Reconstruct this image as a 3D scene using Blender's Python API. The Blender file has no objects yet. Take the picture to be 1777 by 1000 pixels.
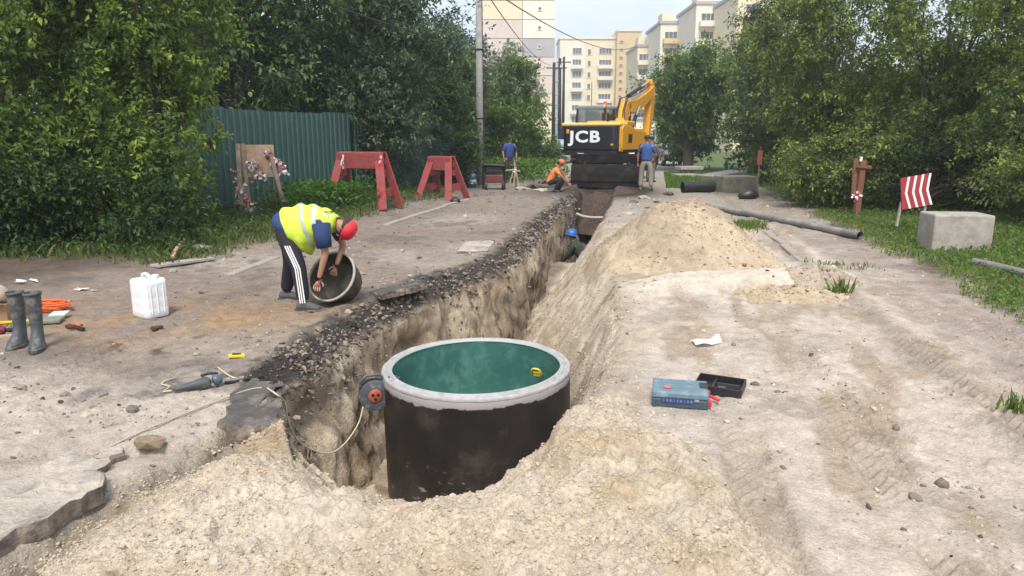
import bpy, bmesh, math, random
import numpy as np
from mathutils import Vector, Matrix, Euler
R_ = math.radians
rng = np.random.default_rng(7)
random.seed(7)
S = bpy.context.scene
C = S.collection

# ------------------------------------------------------------------ camera, light, exposure
FPX, PITCH, HCAM = 1230.0, R_(11.94), 1.65
cd = bpy.data.cameras.new('camera'); cam = bpy.data.objects.new('camera', cd); C.objects.link(cam)
cam.location = (0, 0, HCAM); cam.rotation_euler = (R_(90) - PITCH, 0, 0)
cd.sensor_width = 36; cd.lens = 36 * FPX / 1777; cd.clip_start = .05; cd.clip_end = 2000
S.camera = cam
SUN_EL, SUN_AZ = R_(56), R_(-176)          # azimuth from +Y, clockwise; the soft light comes from behind the camera
W = bpy.data.worlds.new('World'); S.world = W; W.use_nodes = True
nt = W.node_tree; nt.nodes.clear()
wo = nt.nodes.new('ShaderNodeOutputWorld'); bg = nt.nodes.new('ShaderNodeBackground')
sk = nt.nodes.new('ShaderNodeTexSky'); sk.sky_type = 'NISHITA'; sk.sun_disc = False
sk.sun_elevation = SUN_EL; sk.sun_rotation = SUN_AZ; sk.air_density = 1.0; sk.dust_density = 2.0; sk.altitude = 100
tc = nt.nodes.new('ShaderNodeTexCoord'); mp = nt.nodes.new('ShaderNodeMapping'); mp.inputs['Scale'].default_value = (1, 1, 3.2)
cn = nt.nodes.new('ShaderNodeTexNoise'); cn.inputs['Scale'].default_value = 2.3; cn.inputs['Detail'].default_value = 6; cn.inputs['Roughness'].default_value = .55
cr = nt.nodes.new('ShaderNodeValToRGB'); cr.color_ramp.elements[0].position = .34; cr.color_ramp.elements[1].position = .62
cr.color_ramp.elements[0].color = (.42, .42, .42, 1); cr.color_ramp.elements[1].color = (.93, .93, .93, 1)
mx = nt.nodes.new('ShaderNodeMix'); mx.data_type = 'RGBA'
L = nt.links.new
L(tc.outputs['Generated'], mp.inputs['Vector']); L(mp.outputs[0], cn.inputs['Vector']); L(cn.outputs['Fac'], cr.inputs['Fac'])
L(cr.outputs['Color'], mx.inputs[0]); L(sk.outputs[0], mx.inputs[6]); mx.inputs[7].default_value = (6.2, 6.75, 7.45, 1)
L(mx.outputs[2], bg.inputs['Color']); bg.inputs['Strength'].default_value = .105; L(bg.outputs[0], wo.inputs['Surface'])
sd = bpy.data.lights.new('sun', 'SUN'); sd.energy = 2.5; sd.angle = R_(16); sd.color = (1, .955, .89)
sun = bpy.data.objects.new('sun', sd); C.objects.link(sun)
sv = Vector((math.sin(SUN_AZ) * math.cos(SUN_EL), math.cos(SUN_AZ) * math.cos(SUN_EL), math.sin(SUN_EL)))
sun.rotation_euler = sv.to_track_quat('Z', 'Y').to_euler(); sun.location = sv * 50
S.view_settings.view_transform = 'Standard'; S.view_settings.look = 'None'; S.view_settings.gamma = 1
S.view_settings.exposure = 0.90
try: S.view_settings.use_curve_mapping = False
except Exception: pass

# ------------------------------------------------------------------ where a photo point lies in the place
cp, sp_ = math.cos(PITCH), math.sin(PITCH)
def ray(px, py):
    a = (px - 888.5) / FPX; b = -(py - 500) / FPX
    return a, cp + b * sp_, -sp_ + b * cp
def G(px, py, z=0.):                      # on the level z
    a, b, c = ray(px, py); t = (z - HCAM) / c
    return Vector((a * t, b * t, z))
def P(px, py, d):                         # at distance d along the street
    a, b, c = ray(px, py); t = d / b
    return Vector((a * t, d, HCAM + c * t))

# ------------------------------------------------------------------ object helpers
def tag(o, label=None, cat=None, group=None, kind=None):
    if label: o['label'] = label
    if cat: o['category'] = cat
    if group: o['group'] = group
    if kind: o['kind'] = kind
    return o
def thing(name, label, cat, loc=(0, 0, 0), rz=0, group=None, rot=None):
    o = bpy.data.objects.new(name, None); C.objects.link(o); o.empty_display_size = .1
    o.location = loc; o.rotation_euler = rot if rot else (0, 0, rz)
    return tag(o, label, cat, group)
def link(name, me, parent=None, mats=()):
    o = bpy.data.objects.new(name, me); C.objects.link(o)
    if parent: o.parent = parent
    for m in mats: me.materials.append(m)
    return o
def copy_tree(o, parent=None):
    c = o.copy(); C.objects.link(c); c.parent = parent
    for ch in list(o.children): copy_tree(ch, c)
    return c
def npmesh(name, V, F, smooth=True, col=None, colname='col'):
    """V (n,3), F (m,k) with k = 3 or 4"""
    V = np.asarray(V, np.float32); F = np.asarray(F, np.int32); k = F.shape[1]
    me = bpy.data.meshes.new(name)
    me.vertices.add(len(V)); me.vertices.foreach_set('co', V.ravel())
    me.loops.add(F.size); me.loops.foreach_set('vertex_index', F.ravel())
    me.polygons.add(len(F)); me.polygons.foreach_set('loop_start', np.arange(0, F.size, k, dtype=np.int32))
    me.polygons.foreach_set('loop_total', np.full(len(F), k, np.int32))
    me.polygons.foreach_set('use_smooth', np.full(len(F), smooth))
    me.update(calc_edges=True)
    if col is not None:
        a = me.attributes.new(colname, 'FLOAT_COLOR', 'POINT')
        c4 = np.ones((len(V), 4), np.float32); c4[:, :3] = col; a.data.foreach_set('color', c4.ravel())
    return me

class MB:
    """collects shapes of one part"""
    def __init__(s): s.v = []; s.f = []; s.mi = []; s.cur = 0
    def add(s, vs, fs, M=None):
        n = len(s.v)
        s.v += [tuple(M @ Vector(v)) if M else tuple(v) for v in vs]
        s.f += [tuple(i + n for i in f) for f in fs]; s.mi += [s.cur] * len(fs)
        return s
    def box(s, c, size, rot=(0, 0, 0), taper=1.):
        x, y, z = [q / 2 for q in size]
        vs = [(-x, -y, -z), (x, -y, -z), (x, y, -z), (-x, y, -z)] + [(a * taper, b * taper, z) for a, b in ((-x, -y), (x, -y), (x, y), (-x, y))]
        return s.add(vs, [(3, 2, 1, 0), (4, 5, 6, 7), (0, 1, 5, 4), (1, 2, 6, 5), (2, 3, 7, 6), (3, 0, 4, 7)], Matrix.Translation(c) @ Euler(rot).to_matrix().to_4x4())
    def bar(s, p0, p1, w, t, up=(0, 0, 1)):      # a board from p0 to p1, w wide, t thick (t along 'up' made perpendicular)
        p0 = Vector(p0); p1 = Vector(p1); d = (p1 - p0).normalized(); u = Vector(up); u = (u - d * u.dot(d))
        if u.length < 1e-4: u = d.orthogonal()
        u.normalize(); sdv = d.cross(u)
        vs = [p + sdv * (a * w / 2) + u * (b * t / 2) for p in (p0, p1) for a, b in ((-1, -1), (1, -1), (1, 1), (-1, 1))]
        return s.add(vs, [(0, 1, 2, 3), (7, 6, 5, 4), (4, 5, 1, 0), (5, 6, 2, 1), (6, 7, 3, 2), (7, 4, 0, 3)])
    def tube(s, pts, r, n=8, caps=True, flat=None):
        pts = [Vector(p) for p in pts]
        rs = r if isinstance(r, (list, tuple)) else [r] * len(pts)
        base = len(s.v); prev = None
        for i, p in enumerate(pts):
            d = (pts[min(i + 1, len(pts) - 1)] - pts[max(i - 1, 0)]).normalized()
            if prev is None: u = d.orthogonal().normalized()
            else:
                u = prev - d * prev.dot(d); u = u.normalized() if u.length > 1e-5 else d.orthogonal().normalized()
            prev = u; w = d.cross(u)
            for k in range(n):
                a = 2 * math.pi * k / n
                s.v.append(tuple(p + (u * math.cos(a) + w * math.sin(a)) * rs[i]))
        for i in range(len(pts) - 1):
            for k in range(n):
                a = base + i * n + k; b = base + i * n + (k + 1) % n
                s.f.append((a, b, b + n, a + n)); s.mi.append(s.cur)
        if caps:
            s.f.append(tuple(base + k for k in range(n))[::-1]); s.f.append(tuple(base + (len(pts) - 1) * n + k for k in range(n))); s.mi += [s.cur] * 2
        return s
    def lathe(s, prof, n=32, M=None, close=False):
        """prof: (r, z) list, about z"""
        vs = []; fs = []
        for r, z in prof:
            for k in range(n):
                a = 2 * math.pi * k / n; vs.append((r * math.cos(a), r * math.sin(a), z))
        m = len(prof)
        for i in range(m if close else m - 1):
            for k in range(n):
                j = (i + 1) % m
                fs.append((i * n + k, i * n + (k + 1) % n, j * n + (k + 1) % n, j * n + k))
        return s.add(vs, fs, M)
    def prism(s, poly, h, M=None):
        """poly in xy, extruded by h along z"""
        n = len(poly)
        vs = [(x, y, 0) for x, y in poly] + [(x, y, h) for x, y in poly]
        fs = [tuple(range(n))[::-1], tuple(range(n, 2 * n))] + [(i, (i + 1) % n, n + (i + 1) % n, n + i) for i in range(n)]
        return s.add(vs, fs, M)
    def loft(s, secs, n=14, caps=True):
        """secs: (centre, u, v) with u, v the half-axis vectors of an ellipse"""
        base = len(s.v)
        for c, u, v in secs:
            c, u, v = Vector(c), Vector(u), Vector(v)
            for k in range(n):
                a = 2 * math.pi * k / n; s.v.append(tuple(c + u * math.cos(a) + v * math.sin(a)))
        for i in range(len(secs) - 1):
            for k in range(n):
                a = base + i * n + k; b = base + i * n + (k + 1) % n
                s.f.append((a, b, b + n, a + n)); s.mi.append(s.cur)
        if caps:
            s.f.append(tuple(base + k for k in range(n))[::-1]); s.f.append(tuple(base + (len(secs) - 1) * n + k for k in range(n))); s.mi += [s.cur] * 2
        return s
    def build(s, name, mat, parent=None, smooth=False, bevel=0, seg=2, sub=0, origin=None, solid=0):
        me = bpy.data.meshes.new(name)
        me.from_pydata(s.v, [], s.f); me.update()
        bm = bmesh.new(); bm.from_mesh(me); bmesh.ops.recalc_face_normals(bm, faces=bm.faces); bm.to_mesh(me); bm.free()
        mats = mat if isinstance(mat, (list, tuple)) else [mat]
        for m in mats: me.materials.append(m)
        me.polygons.foreach_set('material_index', s.mi)
        o = link(name, me, parent)
        if smooth:
            me.polygons.foreach_set('use_smooth', [True] * len(me.polygons))
            if smooth != 'all':
                me.set_sharp_from_angle(angle=R_(smooth if isinstance(smooth, (int, float)) and smooth > 1 else 40))
        if solid:
            m = o.modifiers.new('solid', 'SOLIDIFY'); m.thickness = solid; m.offset = 0
        if bevel:
            m = o.modifiers.new('bevel', 'BEVEL'); m.width = bevel; m.segments = seg; m.limit_method = 'ANGLE'; m.angle_limit = R_(35)
        if sub:
            m = o.modifiers.new('sub', 'SUBSURF'); m.levels = sub; m.render_levels = sub
        return o

def skin(name, nodes, edges, root, mat, parent, sub=2, smooth=True):
    """nodes {key: ((x,y,z), r or (rx,ry))}; grows one continuous surface"""
    keys = list(nodes); idx = {k: i for i, k in enumerate(keys)}
    me = bpy.data.meshes.new(name); me.from_pydata([nodes[k][0] for k in keys], [(idx[a], idx[b]) for a, b in edges], []); me.update()
    o = link(name, me, parent, [mat])
    md = o.modifiers.new('skin', 'SKIN'); md.use_smooth_shade = True; md.branch_smoothing = .3
    if not me.skin_vertices: me.attributes  # layer is made by the modifier
    bm = bmesh.new(); bm.from_mesh(me); ly = bm.verts.layers.skin.verify()
    for v in bm.verts:
        r = nodes[keys[v.index]][1]; v[ly].radius = (r, r) if not isinstance(r, tuple) else r
        v[ly].use_root = keys[v.index] == root
    bm.to_mesh(me); bm.free()
    sm = o.modifiers.new('sub', 'SUBSURF'); sm.levels = sub; sm.render_levels = sub
    return o

# ------------------------------------------------------------------ noise
def _h(ix, iy, seed):
    n = (ix.astype(np.int64) * 374761393 + iy.astype(np.int64) * 668265263 + seed * 974634777) & 0xffffffff
    n = ((n ^ (n >> 13)) * 1274126177) & 0xffffffff
    n = ((n ^ (n >> 15)) * 2246822519) & 0xffffffff
    return ((n ^ (n >> 16)) & 0xffff) / 65535.
def vn(x, y, seed=0):
    x = np.asarray(x, float); y = np.asarray(y, float)
    ix = np.floor(x); iy = np.floor(y); fx = x - ix; fy = y - iy
    fx = fx * fx * (3 - 2 * fx); fy = fy * fy * (3 - 2 * fy)
    a = _h(ix, iy, seed); b = _h(ix + 1, iy, seed); c = _h(ix, iy + 1, seed); d = _h(ix + 1, iy + 1, seed)
    return (a + (b - a) * fx) * (1 - fy) + (c + (d - c) * fx) * fy
def fbm(x, y, sc, octv=4, seed=0, gain=.5):
    """-1..1, sc = size of the largest lumps in metres"""
    s = 0; amp = 1; tot = 0
    for i in range(octv):
        ca, sa = math.cos(i * 1.3 + .5), math.sin(i * 1.3 + .5)
        s = s + amp * (2 * vn((x * ca - y * sa) / sc, (x * sa + y * ca) / sc, seed + i * 17) - 1); tot += amp; amp *= gain; sc /= 2.03
    return s / tot
def sm(a, b, x):
    t = np.clip((x - a) / (b - a), 0, 1); return t * t * (3 - 2 * t)

# ------------------------------------------------------------------ materials
def mat(name, color=(.5, .5, .5), rough=.7, metal=0., noise=0., nscale=20., bump=0., bscale=40., attr=None, dirt=None, dirt_amt=0., dscale=4., trans=0., spec=None, bdist=.01, coat=0, detail=6, alpha=1):
    m = bpy.data.materials.new(name); m.use_nodes = True; t = m.node_tree; N = t.nodes; B = N['Principled BSDF']; K = t.links.new
    B.inputs['Roughness'].default_value = rough; B.inputs['Metallic'].default_value = metal
    if spec is not None: B.inputs['Specular IOR Level'].default_value = spec
    if coat: B.inputs['Coat Weight'].default_value = coat
    co = N.new('ShaderNodeTexCoord').outputs['Object']
    if attr:
        a = N.new('ShaderNodeAttribute'); a.attribute_name = attr; cur = a.outputs['Color']
    else:
        a = N.new('ShaderNodeRGB'); a.outputs[0].default_value = (*color, 1); cur = a.outputs[0]
    if noise:
        n = N.new('ShaderNodeTexNoise'); n.inputs['Scale'].default_value = nscale; n.inputs['Detail'].default_value = detail; n.inputs['Roughness'].default_value = .65; K(co, n.inputs['Vector'])
        r = N.new('ShaderNodeMapRange'); r.inputs['From Min'].default_value = .3; r.inputs['From Max'].default_value = .7
        r.inputs['To Min'].default_value = 1 - noise; r.inputs['To Max'].default_value = 1 + noise; K(n.outputs['Fac'], r.inputs['Value'])
        v = N.new('ShaderNodeVectorMath'); v.operation = 'SCALE'; K(cur, v.inputs[0]); K(r.outputs[0], v.inputs['Scale']); cur = v.outputs[0]
    if dirt:
        n = N.new('ShaderNodeTexNoise'); n.inputs['Scale'].default_value = dscale; n.inputs['Detail'].default_value = 8; n.inputs['Roughness'].default_value = .7; K(co, n.inputs['Vector'])
        r = N.new('ShaderNodeMapRange'); r.inputs['From Min'].default_value = .62 - .4 * dirt_amt; r.inputs['From Max'].default_value = .8 - .35 * dirt_amt; K(n.outputs['Fac'], r.inputs['Value'])
        x = N.new('ShaderNodeMix'); x.data_type = 'RGBA'; K(r.outputs[0], x.inputs[0]); K(cur, x.inputs[6]); x.inputs[7].default_value = (*dirt, 1); cur = x.outputs[2]
    K(cur, B.inputs['Base Color'])
    if bump:
        n = N.new('ShaderNodeTexNoise'); n.inputs['Scale'].default_value = bscale; n.inputs['Detail'].default_value = 5; n.inputs['Roughness'].default_value = .6; K(co, n.inputs['Vector'])
        b = N.new('ShaderNodeBump'); b.inputs['Strength'].default_value = bump; b.inputs['Distance'].default_value = bdist; K(n.outputs['Fac'], b.inputs['Height']); K(b.outputs[0], B.inputs['Normal'])
    if alpha < 1: B.inputs['Alpha'].default_value = alpha
    if trans:   # thin leaf: some light passes through
        tr = N.new('ShaderNodeBsdfTranslucent'); K(cur, tr.inputs['Color']); ms = N.new('ShaderNodeMixShader'); ms.inputs[0].default_value = trans
        K(B.outputs[0], ms.inputs[1]); K(tr.outputs[0], ms.inputs[2]); K(ms.outputs[0], N['Material Output'].inputs['Surface'])
    return m

def earth_mat(name, rough=.95):
    """colour from the soil map; grain, crumbs and small stones from noise"""
    m = bpy.data.materials.new(name); m.use_nodes = True; t = m.node_tree; N = t.nodes; B = N['Principled BSDF']; K = t.links.new
    B.inputs['Roughness'].default_value = rough; B.inputs['Specular IOR Level'].default_value = .15
    a = N.new('ShaderNodeAttribute'); a.attribute_name = 'col'
    co = N.new('ShaderNodeTexCoord').outputs['Object']
    def noise(sc, det, ro=.6):
        n = N.new('ShaderNodeTexNoise'); n.inputs['Scale'].default_value = sc; n.inputs['Detail'].default_value = det; n.inputs['Roughness'].default_value = ro; K(co, n.inputs['Vector']); return n.outputs['Fac']
    def mr(x, a0, a1, b0, b1):
        r = N.new('ShaderNodeMapRange'); K(x, r.inputs['Value'])
        for k, q in zip(('From Min', 'From Max', 'To Min', 'To Max'), (a0, a1, b0, b1)): r.inputs[k].default_value = q
        return r.outputs[0]
    def mul(x, y):
        q = N.new('ShaderNodeMath'); q.operation = 'MULTIPLY'; K(x, q.inputs[0]); K(y, q.inputs[1]); return q.outputs[0]
    f = mul(mr(noise(7, 9, .75), .3, .7, .70, 1.26), mr(noise(60, 6, .7), .3, .7, .76, 1.22))
    f = mul(f, mr(noise(240, 2, .7), .25, .45, .6, 1.04))
    v = N.new('ShaderNodeVectorMath'); v.operation = 'SCALE'; K(a.outputs['Color'], v.inputs[0]); K(f, v.inputs['Scale']); K(v.outputs[0], B.inputs['Base Color'])
    vo = N.new('ShaderNodeTexVoronoi'); vo.inputs['Scale'].default_value = 55; K(co, vo.inputs['Vector'])
    h = N.new('ShaderNodeMath'); h.operation = 'ADD'; K(mr(noise(45, 6, .7), 0, 1, 0, 1.6), h.inputs[0]); K(mr(vo.outputs['Distance'], 0, .7, .5, 0), h.inputs[1])
    b = N.new('ShaderNodeBump'); b.inputs['Strength'].default_value = .65; b.inputs['Distance'].default_value = .013; K(h.outputs[0], b.inputs['Height']); K(b.outputs[0], B.inputs['Normal'])
    return m
M = {}
M['earth'] = earth_mat('earth')
M['rock'] = mat('rubble', attr='col', rough=.95, noise=.25, nscale=60, bump=.5, bscale=80, spec=.2)
M['leaf'] = mat('leaf', attr='col', rough=.5, trans=.5, spec=.3)
M['bark'] = mat('bark', (.10, .08, .06), .95, noise=.35, nscale=14, bump=.6, bscale=30)
M['concrete'] = mat('concrete', (.34, .305, .27), .9, noise=.18, nscale=9, bump=.4, bscale=60, dirt=(.22, .19, .16), dirt_amt=.3)
M['pole_conc'] = mat('pole_concrete', (.30, .29, .28), .9, noise=.22, nscale=6, bump=.3, bscale=50)
M['wood'] = mat('weathered_wood', (.30, .21, .15), .85, noise=.3, nscale=14, bump=.4, bscale=60, dirt=(.42, .36, .30), dirt_amt=.35)
M['ply'] = mat('bare_board', (.46, .29, .18), .8, noise=.22, nscale=9, bump=.2, bscale=60, dirt=(.50, .42, .35), dirt_amt=.4)
M['greywood'] = mat('grey_wood', (.33, .30, .27), .9, noise=.25, nscale=12, bump=.4, bscale=60)
M['red'] = mat('red_paint', (.36, .035, .038), .7, noise=.28, nscale=10, bump=.2, dirt=(.22, .10, .09), dirt_amt=.5, dscale=7)
M['blade'] = mat('black_blade_steel', (.014, .013, .012), .85, noise=.4, nscale=5, dirt=(.045, .036, .028), dirt_amt=.3, spec=.1)
M['red2'] = mat('red_plastic', (.55, .03, .04), .5, noise=.1, nscale=20)
M['white'] = mat('white_paint', (.78, .77, .74), .6, noise=.1, nscale=12)
M['tape_r'] = mat('tape_red', (.50, .05, .06), .4)
M['tape_w'] = mat('tape_white', (.75, .70, .70), .4)
M['fence'] = mat('green_sheet_metal', (.036, .085, .076), .5, noise=.12, nscale=3, dirt=(.05, .10, .09), dirt_amt=.3, dscale=1.2, spec=.5)
M['black'] = mat('black_plastic', (.018, .018, .02), .45, noise=.2, nscale=20)
M['dark'] = mat('dark_steel', (.020, .020, .021), .55, noise=.3, nscale=6, dirt=(.05, .042, .035), dirt_amt=.2, spec=.2, dscale=5)
M['cw'] = mat('dark_grey_paint', (.016, .018, .024), .35, noise=.15, nscale=5)
M['yellow'] = mat('machine_yellow', (.72, .34, .015), .38, noise=.08, nscale=5, dirt=(.40, .25, .08), dirt_amt=.12, coat=.2)
M['paleyellow'] = mat('dusty_yellow', (.72, .55, .16), .5, noise=.1, nscale=5)
M['chrome'] = mat('chrome', (.55, .55, .56), .2, metal=1)
M['tyre'] = mat('tyre_rubber', (.022, .021, .02), .85, noise=.3, nscale=20, dirt=(.14, .11, .09), dirt_amt=.3)
M['glass'] = mat('dark_glass', (.05, .07, .085), .08, spec=.8)
M['skin'] = mat('skin', (.36, .18, .115), .55, noise=.08, nscale=30)
M['rubber'] = mat('grey_rubber', (.055, .062, .065), .6, noise=.25, nscale=14, dirt=(.26, .23, .19), dirt_amt=.28, dscale=9)
# ------------------------------------------------------------------ the ground and the trench
def pw(pts):
    a = np.array(pts, float); return lambda q: np.interp(q, a[:, 0], a[:, 1])
Lk = pw([(.9, -1.25), (3.6, -1.25), (3.9, -1.32), (4.35, -1.5), (4.62, -1.80), (4.9, -1.87), (6.07, -1.68), (7.2, -1.47), (8.1, -1.14), (9.2, -.62), (10.2, -.24), (15.8, .70), (21, 1.66), (34, 4.0)])
Rk = pw([(.9, .60), (4.3, .60), (4.46, .68), (5.56, .9), (6.96, 1.11), (8.5, 1.27), (10.8, 1.42), (13.7, 1.85), (19.8, 2.85), (34, 5.4)])
slW = pw([(0, .5), (6.3, .66), (7.6, 1.05), (11, 1.15), (13.5, .8), (15.5, .35), (40, .3)])
flo = pw([(0, -1.42), (6.5, -1.42), (9, -1.38), (11, -1.33), (13, -1.12), (14.6, -.92), (15.2, -1.0), (15.8, -1.7), (19, -1.75), (21.3, -1.55), (22.3, -.9), (23.6, -.1), (24, -.02), (40, -.02)])
yc = pw([(-3, 4.05), (-1.35, 3.98), (-1.0, 3.70), (-.53, 3.50), (-.09, 3.56), (.14, 3.78), (.34, 4.10), (.57, 4.36), (1, 4.7), (3, 5)])
dc = pw([(-3, .1), (-1.5, .12), (-1.3, .20), (-1.0, .35), (-.5, .355), (-.09, .32), (.14, .20), (.34, .03), (.6, 0), (3, 0)])
xl = pw([(.9, -2.6), (2.3, -2.2), (2.64, -2.10), (3.18, -1.97), (3.9, -1.70), (4.35, -1.45), (4.6, -1.3), (9, 1)])   # broken edge of the asphalt
xr = pw([(.9, 1.2), (2.4, 1.03), (3.24, .92), (4.35, .68), (5, .6)])
RING = (-.306, 5.84); RZ = -.27
def near_sand(x, y):
    n = fbm(x, y, .35, 3, 91) * .16
    return sm(-.06, .10, x - xl(y)) * sm(-.14, .16, xr(y) - x + n) * (1 - sm(4.2, 4.5, y))
def surf(x, y):
    far = sm(2, 9, y)
    z = .026 * fbm(x, y, 1.3, 4, 3) + .016 * fbm(x, y, .22, 4, 5)
    z = z + .026 * (np.abs(fbm(x, y, .11, 4, 9, .6)) - .25) * (1 - .4 * far) * (.4 + sm(-.3, .4, fbm(x, y, 1.1, 3, 8)))
    z = z - .022 * sm(.30, .62, fbm(x, y, .26, 2, 15)) * sm(-.1, .3, fbm(x, y, 1.6, 2, 16))
    ns = near_sand(x, y)
    clod = .050 * (np.abs(fbm(x, y, .15, 4, 21, .6)) - .2) + .034 * (.5 - np.abs(fbm(x, y, .06, 3, 33, .6))) + .026 * fbm(x, y, .05, 2, 35)
    foot = -.055 * sm(.30, .62, fbm(x, y, .26, 2, 55)) + .03 * sm(.3, .6, fbm(x, y, .2, 2, 57))
    z = z + ns * (.05 + .045 * fbm(x, y, .7, 3, 13) + clod + foot - .16 * (1 - sm(.0, .55, x - xl(y))) + .06 * sm(-1.2, .2, x) * (1 - sm(3.4, 4.2, y)))
    # tyre marks and combed streaks on the right-hand side
    rt = sm(.8, 1.4, x - .2 * (y - 5))
    z = z + rt * (1 - far * .5) * .008 * fbm((x - .2 * y) * 4, y * .6, 1.0, 3, 61)
    # wheel ruts with a block tread, running with the street
    for (l0, wd_, dp, ph) in ((1.62, .13, .022, 0), (2.45, .14, .026, 1.7), (3.35, .16, .03, .6), (4.25, .18, .022, 2.2), (-3.15, .13, .016, .4)):
        lt = x - .2 * y - l0 + 1.2 - .12 * np.sin(y * .45 + ph); q_ = np.abs(lt) / wd_; keep = sm(-.35, .15, fbm(x, y, .7, 3, 63 + int(ph * 7)))
        tread = .5 + .5 * np.tanh(4 * np.sin((y + np.abs(lt) * .9) * 2 * np.pi / .085))
        z = z - dp * keep * (1 - sm(.8, 1.0, q_)) * (.35 + .65 * tread) + dp * .5 * keep * np.exp(-((q_ - 1.2) / .22) ** 2)
    # smooth scraped strip beside the heap
    u = (x - 2.6) - .3 * (y - 8.1); v = y - 7.95 - .22 * (x - 2.4)
    z = z + .15 * np.exp(-(u / 1.25) ** 4 - (v / .38) ** 4)
    # low ridge over the right kerb line, the verge behind
    k = x - (3.0 + .19 * (y - 3.9))
    z = z + .05 * np.exp(-(k / .16) ** 2) * (y > 3) + .03 * sm(0, .4, k)
    z = z + .10 * sm(0, 2.5, x - (5.0 + .2 * (y - 8)))
    # rubbly strip along the left rim
    s = x - Lk(y)
    z = z + .035 * np.exp(-((s + .1) / .22) ** 2) * (y > 4.5) * (.4 + fbm(x, y, .2, 3, 71))
    # far end of the trench: dark spoil around it
    z = z + .12 * np.exp(-((y - 23.9) / 1.0) ** 2 - ((x - 2.8) / 1.5) ** 2)
    # left verge
    z = z + .10 * sm(0, 1.6, -(x - (-3.9 + .2 * (y - 8))))
    return z
def height(x, y):
    sf = surf(x, y)
    rim = .07 * fbm(x * .4, y, .55, 3, 101) + .05 * fbm(x * .3, y, .16, 3, 103) * sm(4, 5, y)
    s = x - Lk(y) + rim; s = np.where(y < 3.75, s + (3.75 - y) * 8, s)
    pn = .05 * fbm(x, y, .35, 4, 105)
    bw = np.interp(y, [4.3, 4.9, 8, 12, 16], [.05, .13, .25, .24, .18]) * (1 + .5 * fbm(y, y * 0, .5, 3, 109))
    wl = np.where(s < 0, 0, np.where(s < bw, -.26 * s / bw, -.26 - (s - bw) * 6.5)) + np.where(s > 0, pn, 0)
    wl = np.where(s < 0, sf, sf + wl)
    t = Rk(y) - x + .10 * fbm(x * .6, y, .8, 3, 110) + .07 * fbm(x, y, .28, 4, 111)
    w = slW(y); rl = np.sqrt(np.maximum(t, 0) ** 2 + .0144) - .12; wr = np.where(t < 0, sf, sf - 1.36 * rl / w + (.10 * fbm(x, y, .55, 3, 113) + .05 * fbm(x, y, .16, 4, 114, .6)) * sm(0, .15, t))
    q = y - yc(x) + .03 * fbm(x, y, .3, 3, 121)
    drop = dc(x) * sm(-.75, 0, q)
    wf = np.where(q < 0, sf - drop, sf - drop - q * 2.1)
    fl = np.minimum(flo(y) + .05 * fbm(x, y, .5, 4, 131) + .03 * fbm(x, y, .12, 3, 133), .0)
    fl = fl + .22 * fbm(x, y, .5, 4, 141, .6) * sm(20.5, 21.5, y) * (1 - sm(23.2, 24, y))
    z = np.maximum(np.maximum(wl, wr), np.maximum(wf, fl))
    inside = (x - RING[0]) ** 2 + (y - RING[1]) ** 2 < .755 ** 2
    z = np.where(inside, np.minimum(z, -1.45), z)
    return z, s, t, q, sf
ys = [.9]
while ys[-1] < 31.5:
    q = ys[-1]; ys.append(q + (.06 if q < 2.25 else max(.011, .0043 * q)))
ys = np.array(ys); rows = len(ys)
def seg(a, b, n, e=False): return [a + (b - a) * (i / n) for i in range(n + (1 if e else 0))]
X = []
Lq, Rq, Sq = Lk(ys), Rk(ys), slW(ys)
inl = np.minimum(-.80 * ys - 1.2, Lq - 1); inr = np.maximum(.80 * ys + 1.2, Rq + 1)
X += seg(np.full(rows, -30.), inl, 12); X += seg(inl, Lq - .12, 215); X += seg(Lq - .12, Lq + .62, 66)
X += seg(Lq + .62, Rq - Sq - .05, 46); X += seg(Rq - Sq - .05, Rq + .08, 62); X += seg(Rq + .08, inr, 215); X += seg(inr, np.full(rows, 30.), 12, True)
X = np.array(X).T; cols = X.shape[1]; Y = np.repeat(ys[:, None], cols, 1)
Z, s_, t_, q_, sf_ = height(X, Y)
X0, Y0 = X.copy(), Y.copy()
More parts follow.
